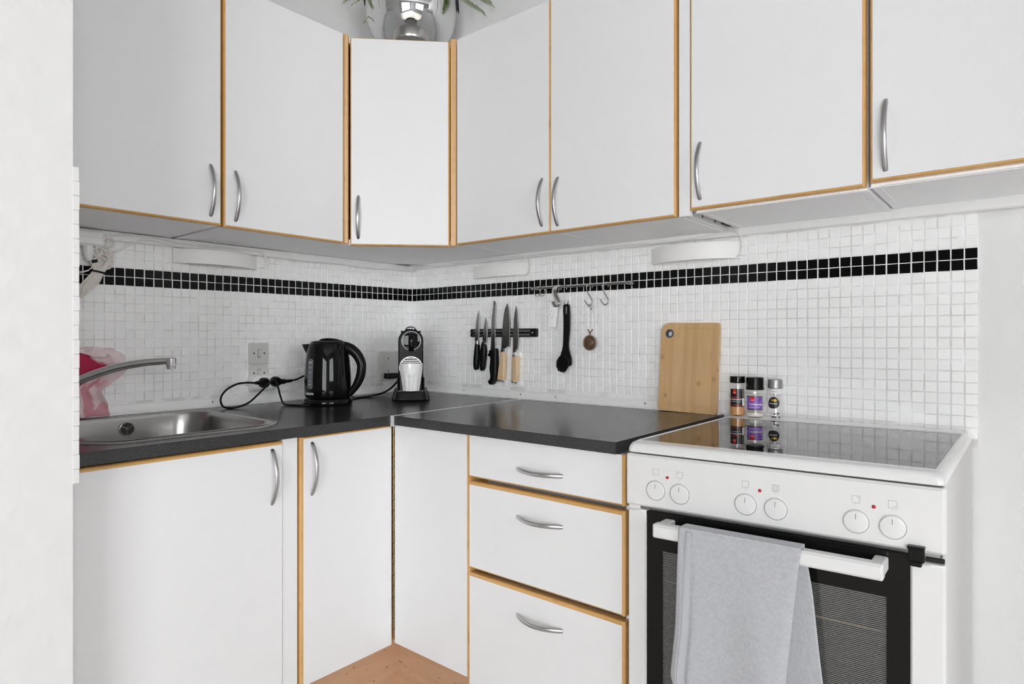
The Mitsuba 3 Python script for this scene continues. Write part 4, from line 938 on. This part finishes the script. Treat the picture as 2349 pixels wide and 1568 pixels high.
# ------------------------------------------------------------------ cooker
KS = 0.0758
def sv(m):                                  # local (u, height, out of the front) to world
    v = np.asarray(m.vertices); q = m.copy()
    q.vertices = np.stack([1.327 + v[:, 0], -0.612 + KS * v[:, 0] - v[:, 2], v[:, 1]], 1)
    return q
C = thing('cooker', 'white freestanding cooker with black ceramic hob and oven', 'cooker')
WS = 0.5135
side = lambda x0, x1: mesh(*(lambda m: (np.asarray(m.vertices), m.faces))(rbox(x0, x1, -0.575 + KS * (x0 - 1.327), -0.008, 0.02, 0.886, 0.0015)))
part(C, 'side_panel', side(1.3265, 1.3315), 'm_enamel_shaded'); part(C, 'side_panel', side(1.8330, 1.8385), 'm_enamel_shaded')
part(C, 'back_panel', rbox(1.3318, 1.8328, -0.022, -0.009, 0.02, 0.884), 'm_enamel_shaded')
# top frame: rounded outside, recessed hob inside; every ring is (x, y) with the front and hob edges running askew to the wall
def fr_ring(fl, fr_, bl, br_, x0, x1, r, z, q=6):
    base = rr_ring(0, 1, 0, 1, 0.0001, z, q)
    P = []
    cs = [(x1, fr_, -90, -1, 1), (x1, br_, 0, -1, -1), (x0, bl, 90, 1, -1), (x0, fl, 180, 1, 1)]
    for cx, cy, a0, sx, sy in cs:
        for a in np.radians(a0 + np.linspace(0, 90, q + 1)):
            P.append((cx + sx * r + r * math.cos(a), cy + sy * r + r * math.sin(a), z))
    return np.array(P)
def outer(ins, z, r): return fr_ring(-0.612 + ins, -0.573 + ins, -0.0075 - ins, -0.0055 - ins, 1.3265 + ins, 1.8405 - ins, r, z)
def inner(ins, z, r=0.004): return fr_ring(-0.5745 + ins, -0.536 + ins, -0.1095 - ins, -0.0715 - ins, 1.3365 + ins, 1.8240 - ins, r, z)
tf_ = loft([outer(0.004, 0.8868, 0.008), outer(0.0005, 0.8885, 0.009), outer(0.0, 0.893, 0.010), outer(0.001, 0.899, 0.012), outer(0.004, 0.9045, 0.014), outer(0.009, 0.9072, 0.016), inner(-0.004, 0.9072, 0.006), inner(0.0, 0.9052), inner(0.0, 0.902)])
part(C, 'top_frame', tf_, 'm_enamel', 50)
hob = loft([inner(0.0003, 0.9020), inner(0.0003, 0.9052), inner(0.0010, 0.9058)], cap1=True)
part(C, 'hob', hob, 'm_ceran', False, label='black ceramic glass hob')
part(C, 'chassis', sv(rbox(0.006, WS - .006, 0.735, 0.8845, -0.052, -0.045)), 'm_plate_grey')
part(C, 'control_panel', sv(bev(rrect(-0.0017, WS, 0.7845, 0.8845, 0.004), 0.02, 0.004, -0.018)), 'm_enamel', 25)
P_ = lambda m, u, v, w=0.0018: sv(m.copy().apply_translation((u, v, w)))
knobs = [0.0596, 0.1067, 0.2256, 0.2754, 0.3963, 0.4465]
def icon(kind):
    sq = rrect(-0.006, 0.006, -0.006, 0.006, 0.002)
    g = sq.difference(sq.buffer(-0.0005))
    spots = {0: (-0.0038, -0.0045), 1: (-0.0038, 0.0045), 4: (0.0042, 0.0042), 5: (0.0042, -0.0045)}
    if kind in spots:
        q = Point(*spots[kind]); g = g.difference(q.buffer(0.0033)).union(q.buffer(0.0023).difference(q.buffer(0.0018)))
    elif kind == 3:
        q = LineString([(0, -0.0015), (0, 0.0035)]); b = Point(0, -0.0028)
        g = g.union(q.buffer(0.0017).union(b.buffer(0.0023)).difference(q.buffer(0.0012).union(b.buffer(0.0018)))).union(LineString([(-.0035, -.0045), (-.0035, .0045)]).buffer(.00025)).union(LineString([(.0035, -.0045), (.0035, .0045)]).buffer(.00025))
    else:
        g = g.union(sbox(0.0005, -0.0042, 0.0035, -0.0038))
    return ext(g, 0.0002)
for i, u in enumerate(knobs):
    z = 0.8195 - 0.003 * u / 0.45
    kb = part(C, 'knob', P_(lathe([(0.0172, 0), (0.0172, 0.0018), (0.0166, 0.0026), (0.012, 0.0032), (0, 0.0034)], 40), u, z, 0.002), 'm_enamel', 25)
    part(kb, 'bezel', P_(lathe([(0.0210, 0), (0.0208, 0.0004), (0.0190, 0.0004), (0.0188, 0)], 44), u, z, 0.002), 'm_enamel', 25)
    part(kb, 'gap_shade_ring', P_(lathe([(0.0188, 0), (0.0188, 0.0005), (0.0182, 0.0005), (0.0182, 0)], 44), u, z, 0.002), 'm_silver_grey', 25)  # grey ring painted in for the shade in the gap round the knob
    part(kb, 'pointer', P_(rbox(-0.0004, 0.0004, 0.004, 0.0128, 0.0026, 0.0036), u, z, 0.002), 'm_ink')
    part(C, 'dial_mark', P_(rbox(-0.0002, 0.0002, -0.001, 0.001, 0, 0.0002), u, z + 0.0262, 0.002), 'm_print')
    part(C, 'icon', P_(icon(i), u, z + 0.0353, 0.002), 'm_print')
for u in (0.083, 0.2497, 0.4212):
    part(C, 'indicator_lamp', P_(lathe([(0.0029, 0), (0.0028, 0.0010), (0.0019, 0.0018), (0, 0.0021)], 24), u, 0.8473 - .003 * u / .42, 0.002), 'm_red_lamp', True, label='round red indicator lamp')
# vent slot and oven door
D = part(C, 'oven_door', sv(rbox(0.0405, 0.469, 0.15, 0.7770, -0.012, -0.0005, 0.001)).copy() if False else sv(ext(sbox(0.0405, 0.15, 0.469, 0.777).difference(sbox(0.0715, 0.30, 0.438, 0.7055)), 0.0115, -0.012)), 'm_oven_black', label='black glass oven door')
part(D, 'side_trim', sv(bev(rrect(0.003, 0.0402, 0.15, 0.7780, 0.002), 0.016, 0.003, -0.014)), 'm_enamel', 25, label='white side trim')
part(D, 'side_trim', sv(bev(rrect(0.4695, WS, 0.15, 0.7690, 0.002), 0.016, 0.003, -0.014)), 'm_enamel', 25, label='white side trim')
part(D, 'top_edge', sv(rbox(0.0405, 0.469, 0.7700, 0.7775, -0.010, 0.0008, .001)), 'm_oven_black')
pane = mesh([[0.0715, 0.30, -.003], [0.438, 0.30, -.003], [0.438, 0.7055, -.003], [0.0715, 0.7055, -.003]], [[0, 1, 2], [0, 2, 3]])
part(D, 'window_pane', sv(pane), 'm_glass', label='see-through oven window')
lines = [rbox(0.0715, 0.438, z, z + 0.0014, -0.0050, -0.0042) for z in np.arange(0.302, 0.7045, 0.0031)]
part(D, 'printed_lines', sv(cat(*lines)), 'm_print_line', kind='stuff', label='fine grey lines printed on the window')
cav = rbox(0.03, 0.48, 0.28, 0.72, -0.42, -0.0125); cav.update_faces(cav.face_normals[:, 2] < 0.5)
part(C, 'oven_cavity', sv(cav), 'm_oven_inside')
for z in (0.626, 0.615): part(C, 'oven_rack', sv(tube([(0.04, z, -0.06), (0.47, z, -0.06)], 0.0018, 8)), 'm_ash' if z > .62 else 'm_wire', 40)
part(C, 'oven_rack', sv(cat(*[tube([(u, 0.625, -0.062), (u, 0.625, -0.36)], 0.0012, 6) for u in np.arange(0.06, 0.46, 0.025)])), 'm_wire', 40)
hnd = part(D, 'handle', sv(bev(rrect(0.0780, 0.4415, 0.7455, 0.7705, 0.003), 0.019, 0.004, 0.036)), 'm_enamel', 25, label='white bar handle')
for u0, u1 in ((0.0785, 0.098), (0.4215, 0.441)): part(hnd, 'bracket', sv(rbox(u0, u1, 0.7475, 0.7690, -0.001, 0.040, 0.003)), 'm_enamel')
cp = part(C, 'child_lock', sv(cat(rbox(0.4675, 0.4885, 0.770, 0.7915, 0.001, 0.010, .002), rbox(0.4705, 0.4855, 0.7640, 0.772, 0.001, 0.013, .002), rbox(0.4665, 0.4895, 0.7905, 0.7945, 0.0005, 0.014, .0015))), 'm_black', label='black child lock catch')
part(C, 'latch', sv(rbox(0.4885, 0.5125, 0.771, 0.7775, -0.008, -0.002, .001)), 'm_black_matte')
part(C, 'latch', sv(rbox(0.002, 0.024, 0.777, 0.784, -0.010, -0.004, .001)), 'm_plate_grey')
part(C, 'base_drawer', sv(bev(rrect(0.003, WS, 0.02, 0.145, 0.003), 0.016, 0.003, -0.014)), 'm_enamel', 25)

# towel over the oven handle ---------------------------------------------------
def towel():
    prof = [(-0.004 + 0.012, 0.52), (0.0165, 0.56), (0.021, 0.62), (0.024, 0.68), (0.0285, 0.73), (0.031, 0.757), (0.0335, 0.7695), (0.039, 0.7742), (0.047, 0.7745), (0.0555, 0.7725), (0.0585, 0.765), (0.0592, 0.745), (0.0588, 0.70), (0.0575, 0.64), (0.0565, 0.58), (0.056, 0.52), (0.056, 0.46), (0.056, 0.40)]
    S = spline(np.array(prof), 5); n = len(S); nu = 60
    # width of the cloth along its length: the rear flap hangs further to the right, the front one tapers in
    zz = S[:, 1]; front_ = np.arange(n) > n * 0.45
    left = np.where(front_, np.interp(zz, [0.40, 0.47, 0.51, 0.60, 0.77], [0.137, 0.130, 0.117, 0.125, 0.1305]), 0.1330)
    right = np.where(front_, np.interp(zz, [0.40, 0.55, 0.65, 0.77], [0.292, 0.3065, 0.316, 0.3295]), np.interp(zz, [0.5, 0.57, 0.70, 0.77], [0.356, 0.350, 0.3385, 0.3290]))
    t = np.linspace(0, 1, nu)[:, None]
    u = left[None] + (right - left)[None] * t
    v = np.broadcast_to(zz[None], u.shape).copy(); w = np.broadcast_to(S[:, 0][None], u.shape).copy()
    hang = np.clip((0.76 - v) / 0.25, 0, 1)
    q = np.stack([u * 9, v * 3.2, np.where(front_, 0.0, 9.0)[None] + 0 * u], -1)
    w += np.where(front_[None], 1, 0.25) * hang * (0.020 * (meshkit.fbm(q, 3, 3) - 0.42) + 0.004 * np.sin(u * 46 + 3 * v))
    # soft fold beside the hem
    w += np.where(front_[None], 1, 0) * hang * (0.006 * np.exp(-((t - 0.055) / 0.03) ** 2) - 0.005 * np.exp(-((t - 0.125) / 0.022) ** 2))
    w += np.where(front_[None], 1, 0) * hang * (-0.010 * np.clip((t - 0.93) / 0.07, 0, 1) ** 2)
    w = np.where(front_[None], np.maximum(w, 0.0565), np.clip(w, 0.003, 0.0335))
    P = np.stack([u, v, w], -1)
    return P
def thick(P, th):
    nu, nv = P.shape[:2]; f = []
    for i in range(nu - 1):
        for j in range(nv - 1):
            a = i * nv + j; f += [[a, a + nv, a + nv + 1], [a, a + nv + 1, a + 1]]
    b = mesh(P.reshape(-1, 3), f); nr = np.array(b.vertex_normals)
    N = nu * nv; vv = np.vstack([P.reshape(-1, 3) + nr * th / 2, P.reshape(-1, 3) - nr * th / 2])
    ff = list(f) + [[a + N, c_ + N, b_ + N] for a, b_, c_ in f]
    loop = [i * nv for i in range(nu)] + [(nu - 1) * nv + j for j in range(1, nv)] + [i * nv + nv - 1 for i in range(nu - 2, -1, -1)] + [j for j in range(nv - 2, 0, -1)]
    for a, b_ in zip(loop, loop[1:] + loop[:1]): ff += [[a, a + N, b_ + N], [a, b_ + N, b_]]
    return mesh(vv, ff)
TP = towel()
c = thing('towel', 'grey terry tea towel draped over the oven handle', 'towel')
part(c, 'fabric', sv(thick(TP, 0.003)), 'm_towel', True)
n0 = int(TP.shape[1] * 0.56)
hem = TP[4:8, n0:].copy(); hem[..., 2] += 0.0022
part(c, 'hem', sv(thick(hem, 0.0016)), 'm_hem', True, label='stitched hem along the left edge')

# ------------------------------------------------------------------ kettle
KX, KY, KZ = 0.2094, -0.5387, 0.9
KU, KF = RGT, -FWD                          # it stands side-on to the room: handle right, spout left
def kt(m): return put(m, (KX, KY, KZ), KU, Z_, KF)     # local (right, up, towards the room)
C = thing('kettle', 'glossy black electric kettle with large handle on its base', 'kettle')
def ks(prof, n=64):
    m = lathe(prof, n); v = np.asarray(m.vertices); m = m.copy(); m.vertices = np.stack([v[:, 0], v[:, 2], -v[:, 1]], 1); return kt(m)
part(C, 'base', ks([(0, 0.001), (0.074, 0.001), (0.0765, 0.004), (0.0765, 0.013), (0.073, 0.019), (0.070, 0.021), (0, 0.021)]), 'm_black_gloss', 40)
part(C, 'body', ks([(0, 0.0235), (0.068, 0.0235), (0.0715, 0.028), (0.0722, 0.05), (0.0715, 0.09), (0.0685, 0.135), (0.0635, 0.172), (0.059, 0.190), (0.0565, 0.1945), (0.050, 0.1970), (0, 0.1980)]), 'm_black_gloss', 50)
part(C, 'lid', ks([(0.052, 0.1955), (0.051, 0.1995), (0.040, 0.2020), (0.0, 0.2030)]), 'm_black', 40)
part(C, 'lid_grip', kt(tube(spline([(-0.024, 0.1990, 0.012), (-0.013, 0.2045, 0.012), (0.006, 0.2062, 0.010), (0.026, 0.2040, 0.006), (0.046, 0.1980, 0.0)], 6), 0.0045, 12, side=(0, 0, 1), rw=0.014)), 'm_black', 50)
spout = hull([(-0.0815, 0.1900, 0.004), (-0.0815, 0.1900, -0.004), (-0.055, 0.1920, 0.018), (-0.055, 0.1920, -0.018), (-0.060, 0.150, 0.008), (-0.060, 0.150, -0.008), (-0.072, 0.170, 0.006), (-0.072, 0.170, -0.006), (-0.050, 0.15, 0), (-0.068, 0.1910, 0.014), (-0.068, 0.1910, -0.014)])
part(C, 'spout', kt(spout), 'm_black_gloss', 30)
hz = [((700, 316), 58, .011), ((800, 312), 72, .012), ((880, 318), 84, .012), ((965, 335), 92, .013), ((1055, 374), 95, .0138), ((1135, 432), 92, .014), ((1200, 515), 88, .014), ((1252, 640), 82, .014), ((1254, 750), 82, .014), ((1232, 870), 80, .0135), ((1185, 985), 74, .013), ((1115, 1095), 62, .012), ((1040, 1185), 52, .011), ((985, 1225), 40, .010)]
sc = 2.0 / FPX / 7.842
hp = np.array([((a - 650) * sc, (1318 - b) * sc + 0.0085, 0.0) for (a, b), _, _ in hz]); hw = np.array([w_ * sc for _, w_, _ in hz]); hd_ = np.array([d_ for *_, d_ in hz])
tt = np.linspace(0, 1, len(hp)); ts = np.linspace(0, 1, 61)
HP = spline(hp, 6)
part(C, 'handle', kt(tube(HP, np.interp(np.linspace(0, 1, len(HP)), tt, hw), 20, side=(0, 0, 1), rw=np.interp(np.linspace(0, 1, len(HP)), tt, hd_))), 'm_black', 60)
part(C, 'handle_inlay', kt(tube(HP[6:-6] + np.array([0, 0, 0.0128]), 0.0012, 8)), 'm_black_matte', 50)
# water gauge, scale and lettering follow the curved wall
def kwrap(m, lift=0.0):
    v = np.asarray(m.vertices)
    r = np.interp(v[:, 1], [0.028, 0.05, 0.09, 0.135, 0.172, 0.193], [0.0715, 0.0722, 0.0715, 0.0685, 0.0635, 0.059]) + v[:, 2] + lift
    a = v[:, 0] / 0.0715
    q = m.copy(); q.vertices = np.stack([r * np.sin(a), v[:, 1], r * np.cos(a)], 1); return kt(q)
def patch(poly, h):
    gs = getattr(poly, 'geoms', [poly]); out = []
    for g in gs:
        m = ext(g, h); m = m.subdivide_to_size(0.006); out.append(m)
    return cat(*out)
gz = lambda py_: (1318 - py_) * sc + 0.0085
gx = lambda px_: math.asin(max(-1, min(1, (px_ - 650) * sc / 0.0705))) * 0.0715
g_ = part(C, 'water_gauge', kwrap(patch(rrect(gx(388), gx(500), gz(1068), gz(543), 0.0085), 0.0012), 0.0003), 'm_gauge', label='grey water level gauge')
gc = (gx(395) + gx(495)) / 2
for y_, t_ in ((605, 'MAX'), (690, '1.5L')): part(g_, 'lettering', kwrap(words(t_, 0.0035, gc, gz(y_)), 0.0017), 'm_labelwhite')
for y_ in (780, 925): part(g_, 'dot', kwrap(patch(Point(gc, gz(y_)).buffer(0.0017), 0.0003), 0.0016), 'm_labelwhite')
part(g_, 'lettering', kwrap(words('1', 0.0030, gc, gz(848)), 0.0017), 'm_labelwhite'); part(g_, 'lettering', kwrap(words('MIN', 0.0028, gc, gz(988)), 0.0017), 'm_labelwhite')
wd = meshkit.text_mesh('PHILIPS', 0.0065, 0.0003, True); b_ = wd.bounds
wd.apply_scale([(gx(512) - gx(360)) / (b_[1, 0] - b_[0, 0]), 1, 1]); wd.apply_translation((gx(360) - wd.bounds[0, 0], gz(1172), 0))
part(C, 'lettering', kwrap(wd, 0.0004), 'm_labelwhite', label='white brand lettering')

# ------------------------------------------------------------------ coffee machine and cup
MX, MY, MZ = 0.2995, -0.2705, 0.9
MF = np.array([0.752, -0.659, 0]); MF /= np.linalg.norm(MF); MU = np.array([-MF[1], MF[0], 0])
def cm(m): return put(m, (MX, MY, MZ), MU, Z_, MF)
C = thing('coffee_machine', 'slim black capsule coffee machine with chrome ring lever in the corner', 'coffee machine')
arch = Polygon([(-0.0425, 0.012), (0.0425, 0.012)] + [(0.0425 * math.cos(a), 0.200 + 0.0425 * math.sin(a)) for a in np.radians(np.linspace(0, 180, 25))])
part(C, 'body', cm(bev(arch, 0.170, 0.004, -0.175)), 'm_black_gloss', 30)
part(C, 'front_plate', cm(bev(arch.buffer(-0.0035), 0.006, 0.0015, -0.005)), 'm_black', 30)
part(C, 'top_hump', cm(tube(spline([(-0.019, 0.2375, -0.01), (-0.012, 0.246, -0.01), (0, 0.2490, -0.01), (0.012, 0.246, -0.01), (0.019, 0.2375, -0.01)], 6), 0.003, 10, side=(0, 0, 1), rw=0.014)), 'm_chrome', 50)
part(C, 'top_button', cm(rbox(-0.0035, -0.0005, 0.2405, 0.2435, -0.006, 0.0025, .0005)), 'm_labelwhite'); part(C, 'top_button', cm(rbox(0.0065, 0.0095, 0.239, 0.242, -0.006, 0.0025, .0005)), 'm_labelwhite')
for s in (-1, 1): part(C, 'hinge', cm(rbox(s * 0.030 - .004, s * 0.030 + .004, 0.229, 0.2355, -0.012, 0.0, .0015)), 'm_black')
kc = (0.0015, 0.2010)
rg = lathe([(0.0305, 0), (0.0328, 0.0), (0.0333, 0.003), (0.0322, 0.0055), (0.0308, 0.005), (0.0300, 0.0)], 56)
kn = part(C, 'knob', cm(lathe([(0.0305, 0), (0.0300, 0.003), (0.020, 0.0045), (0, 0.005)], 56).apply_translation((*kc, 0.0005))), 'm_black_gloss', 40)
part(kn, 'chrome_ring', cm(rg.apply_translation((*kc, 0.0005))), 'm_ring_metal', 40, label='chrome ring')
part(kn, 'spout', cm(tube(spline([(kc[0], kc[1] + 0.016, 0.004), (kc[0], kc[1] + 0.012, 0.014), (kc[0], kc[1], 0.017), (kc[0], kc[1] - 0.02, 0.015), (kc[0], kc[1] - 0.033, 0.010)], 6), 0.008, 14, side=(1, 0, 0), rw=0.0095)), 'm_black_gloss', 50)
for k in range(5): part(C, 'vent_rib', cm(rbox(-0.036, 0.037, 0.1590 - k * .0056, 0.1605 - k * .0056, 0.0005, 0.0022, .0004)), 'm_black_matte')
gr_c = (0.0005, 0.1085); gR = 0.0395
lathe_rim = lathe([(gR - .0022, 0), (gR, 0.0), (gR, 0.004), (gR - .0022, 0.004), (gR - .0022, 0)], 60).apply_translation((*gr_c, 0.0015))
gd = part(C, 'cup_support', cm(lathe_rim), 'm_chrome_satin', 30, label='round chrome cup grid folded up')
for k in range(-5, 6):
    z = k * 0.0066; hw_ = math.sqrt(max(gR ** 2 - z * z, 0)) - .001
    part(gd, 'bar', cm(rbox(gr_c[0] - hw_, gr_c[0] + hw_, gr_c[1] + z - .0016, gr_c[1] + z + .0016, 0.002, 0.005, .0005)), 'm_chrome_satin')
def tray():
    def rg_(z, s, fz): return np.array([(a, z, b) for a, b in [(-0.0635 * s, -0.12), (-0.0635 * s, 0.030 * fz), (-0.052 * s, 0.052 * fz), (-0.03 * s, 0.060 * fz), (0.03 * s, 0.060 * fz), (0.052 * s, 0.052 * fz), (0.0635 * s, 0.030 * fz), (0.0635 * s, -0.12)]])
    return loft([rg_(0.001, 0.97, 1.0), rg_(0.004, 1.0, 1.02), rg_(0.030, 0.90, 0.93), rg_(0.032, 0.88, 0.91)], cap0=True, cap1=True)
tr = cm(tray())
part(C, 'drip_tray', tr, 'm_black', 25)
part(C, 'drip_grid', cm(rbox(-0.044, 0.044, 0.0322, 0.0335, 0.002, 0.050, .0005)), 'm_satin')
for s in (-1, 1): part(C, 'side_rail', cm(rbox(s * 0.0445 - .002, s * 0.0445 + .002, 0.032, 0.075, -0.02, 0.003, .001)), 'm_black')
C = thing('cup', 'white fluted tumbler standing on the coffee machine tray', 'cup')
def cup():
    n = 80; ang = np.arange(n) / n * 2 * np.pi; prof = [(0.0, 0.0), (0.0270, 0.0), (0.0285, 0.002), (0.0325, 0.030), (0.0350, 0.048), (0.0362, 0.0545), (0.0372, 0.062), (0.0385, 0.0905), (0.0378, 0.0915), (0.0368, 0.0905), (0.0355, 0.062), (0.030, 0.03), (0.025, 0.006), (0.0, 0.005)]
    V = []
    for i, (r, h) in enumerate(prof):
        fl = np.interp(h, [0.0, 0.004, 0.045, 0.056], [0.3, 1, 1, 0]) * (1 if 1 <= i <= 7 else 0)
        rr = r * (1 - 0.085 * fl * (1 - np.abs(np.sin(ang * 5)) ** 0.8))
        V.append(np.stack([rr * np.cos(ang), np.full(n, h), -rr * np.sin(ang)], 1))
    return loft(V)
cp_ = cup(); cp_.apply_translation((0.0012, 0.0338, 0.0455))
part(C, 'wall', cm(cp_), 'm_porcelain', 40)

# ------------------------------------------------------------------ mirror vase and fern on top of the corner cabinet
VX, VY = 0.2040, -0.1855; VR = 0.1612; VZ = 2.2850; CT = 2.0405
C = thing('vase', 'mirror-silver globe vase on a satin metal foot, on top of the corner cabinet', 'vase')
pr_ = [(0.055, VZ - VR * math.cos(math.asin(0.055 / VR)))]
for a in np.linspace(-66, 60, 60): pr_.append((VR * math.cos(math.radians(a)), VZ + VR * math.sin(math.radians(a))))
pr_ += [(0.0785, VZ + 0.143), (0.077, VZ + 0.1415), (0.084, VZ + 0.133), (0.13, VZ + 0.07), (0.1, VZ), (0, VZ)]
part(C, 'globe', lathe(pr_, 96, VX, VY), 'm_silver', 50)
part(C, 'foot', lathe([(0, CT), (0.100, CT), (0.102, CT + .004), (0.101, CT + .010), (0.096, CT + .013), (0.090, CT + .040), (0.078, CT + 0.070), (0.062, CT + 0.096), (0, CT + 0.096)], 64, VX, VY), 'm_satin', 40)
C = thing('metal_bowl', 'small brushed metal bowl in front of the mirror vase', 'bowl')
part(C, 'bowl', lathe([(0, CT), (0.033, CT), (0.034, CT + .004), (0.031, CT + 0.020), (0.040, CT + 0.025), (0.0540, CT + 0.031), (0.0570, CT + 0.038), (0.0570, CT + 0.058), (0.0555, CT + 0.0635), (0.0525, CT + 0.066), (0.0505, CT + 0.064), (0.049, CT + 0.050), (0.03, CT + 0.042), (0, CT + 0.040)], 64, 0.3787, -0.3394), 'm_satin', 40)
C = thing('fern', 'green fern with fine fronds hanging over the mirror vase', 'plant')
part(C, 'soil', lathe([(0, VZ + 0.118), (0.082, VZ + 0.115), (0.08, VZ + 0.105)], 40, VX, VY), 'm_soil', True)
r_ = np.random.RandomState(21)
def frond(P, L_leaf, dens, droop, mt, wid=0.0021):
    S = spline(P, 10); out = [tube(S, np.linspace(0.0016, 0.0006, len(S)), 5)]
    ds = np.r_[0, np.cumsum(np.linalg.norm(np.diff(S, axis=0), axis=1))]
    for s in np.arange(ds[-1] * 0.2, ds[-1], dens):
        p = np.array([np.interp(s, ds, S[:, k]) for k in range(3)]); q = np.array([np.interp(min(s + .004, ds[-1]), ds, S[:, k]) for k in range(3)])
        t = q - p; t /= np.linalg.norm(t) + 1e-9
        sd = np.cross(t, [0.2, 0.2, 1]); sd /= np.linalg.norm(sd) + 1e-9
        up = np.cross(sd, t)
        ll = L_leaf * (0.35 + 0.65 * math.sin(math.pi * min(1, (1 - s / ds[-1]) * 0.9 + 0.08))) * (0.85 + 0.3 * r_.rand())
        for sg in (-1, 1):
            d_ = sd * sg * 0.86 + t * 0.5 - up * droop * r_.rand(); d_ /= np.linalg.norm(d_)
            wv = np.cross(d_, up); wv /= np.linalg.norm(wv)
            a, b, e = p, p + d_ * ll * .45, p + d_ * ll
            out.append(hull([a + wv * wid * .5, a - wv * wid * .5, b + wv * wid, b - wv * wid, e, b + up * 0.0004, b - up * 0.0004]))
    return cat(*out)
top = np.array([VX, VY, VZ + 0.125])
def arch_to(end, hgt, spread):
    end = np.asarray(end, float); e1 = top + (end - top) * np.array([0.30, 0.30, 0]) + np.array([0, 0, hgt]); e2 = end + (top - end) * np.array([0.42, 0.42, 0.42]) + np.array([0, 0, hgt * .45])
    return [top + np.array([0, 0, -0.01]), e1, e2, end]
tg = lambda px_, py_, D_: CAM + D_ * (FWD + RGT * (px_ - 1174.5) / FPX + np.array([0, 0, 1]) * (775.7 - py_) / FPX)
ends = [((0.482, -0.059, 2.282), .042, .0058, .12, 'm_leaf'), ((0.464, -0.074, 2.248), .042, .0058, .12, 'm_leaf'), ((0.440, -0.062, 2.325), .042, .006, .2, 'm_leaf'),
        ((0.085, -0.388, 2.289), .040, .0075, .25, 'm_leaf'), ((0.119, -0.385, 2.265), .038, .0075, .3, 'm_leaf'), ((0.134, -0.347, 2.212), .018, .008, .6, 'm_leaf'), ((0.100, -0.360, 2.325), .040, .007, .3, 'm_leaf'),
        ((0.06, -0.10, 2.50), .026, .006, .3, 'm_leaf'), ((0.38, -0.34, 2.50), .026, .006, .3, 'm_leaf'), ((0.07, -0.30, 2.48), .026, .006, .3, 'm_leaf'), ((0.34, -0.06, 2.50), .026, .006, .3, 'm_leaf')]
for e, ll, dn, dp, mt in ends:
    part(C, 'frond', frond(arch_to(e, 0.075, 0), ll, dn, dp, mt), mt)

# dark strap leaves with a pale midrib curl down over the globe
for pts in ([top, (0.345, -0.185, 2.415), (0.415, -0.175, 2.335), (0.424, -0.172, 2.222)], [top, (0.33, -0.20, 2.43), (0.395, -0.165, 2.35), (0.412, -0.150, 2.232)], [top, (0.19, -0.32, 2.43), (0.192, -0.385, 2.35), (0.190, -0.380, 2.240)]):
    S = spline(np.array([np.asarray(q, float) for q in pts]), 12); tt_ = np.linspace(0, 1, len(S))
    l_ = part(C, 'strap_leaf', tube(S, np.full(len(S), 0.0007), 10, side=(0.77, 0.64, 0), rw=0.0008 + 0.0085 * np.sin(np.pi * (0.08 + 0.92 * tt_)) ** 0.7), 'm_leaf_dark', 50)
    part(l_, 'midrib', tube(S[4:-6] + np.array([0.0008, -0.0010, 0.0002]), 0.0011, 6), 'm_cord_white', 50)
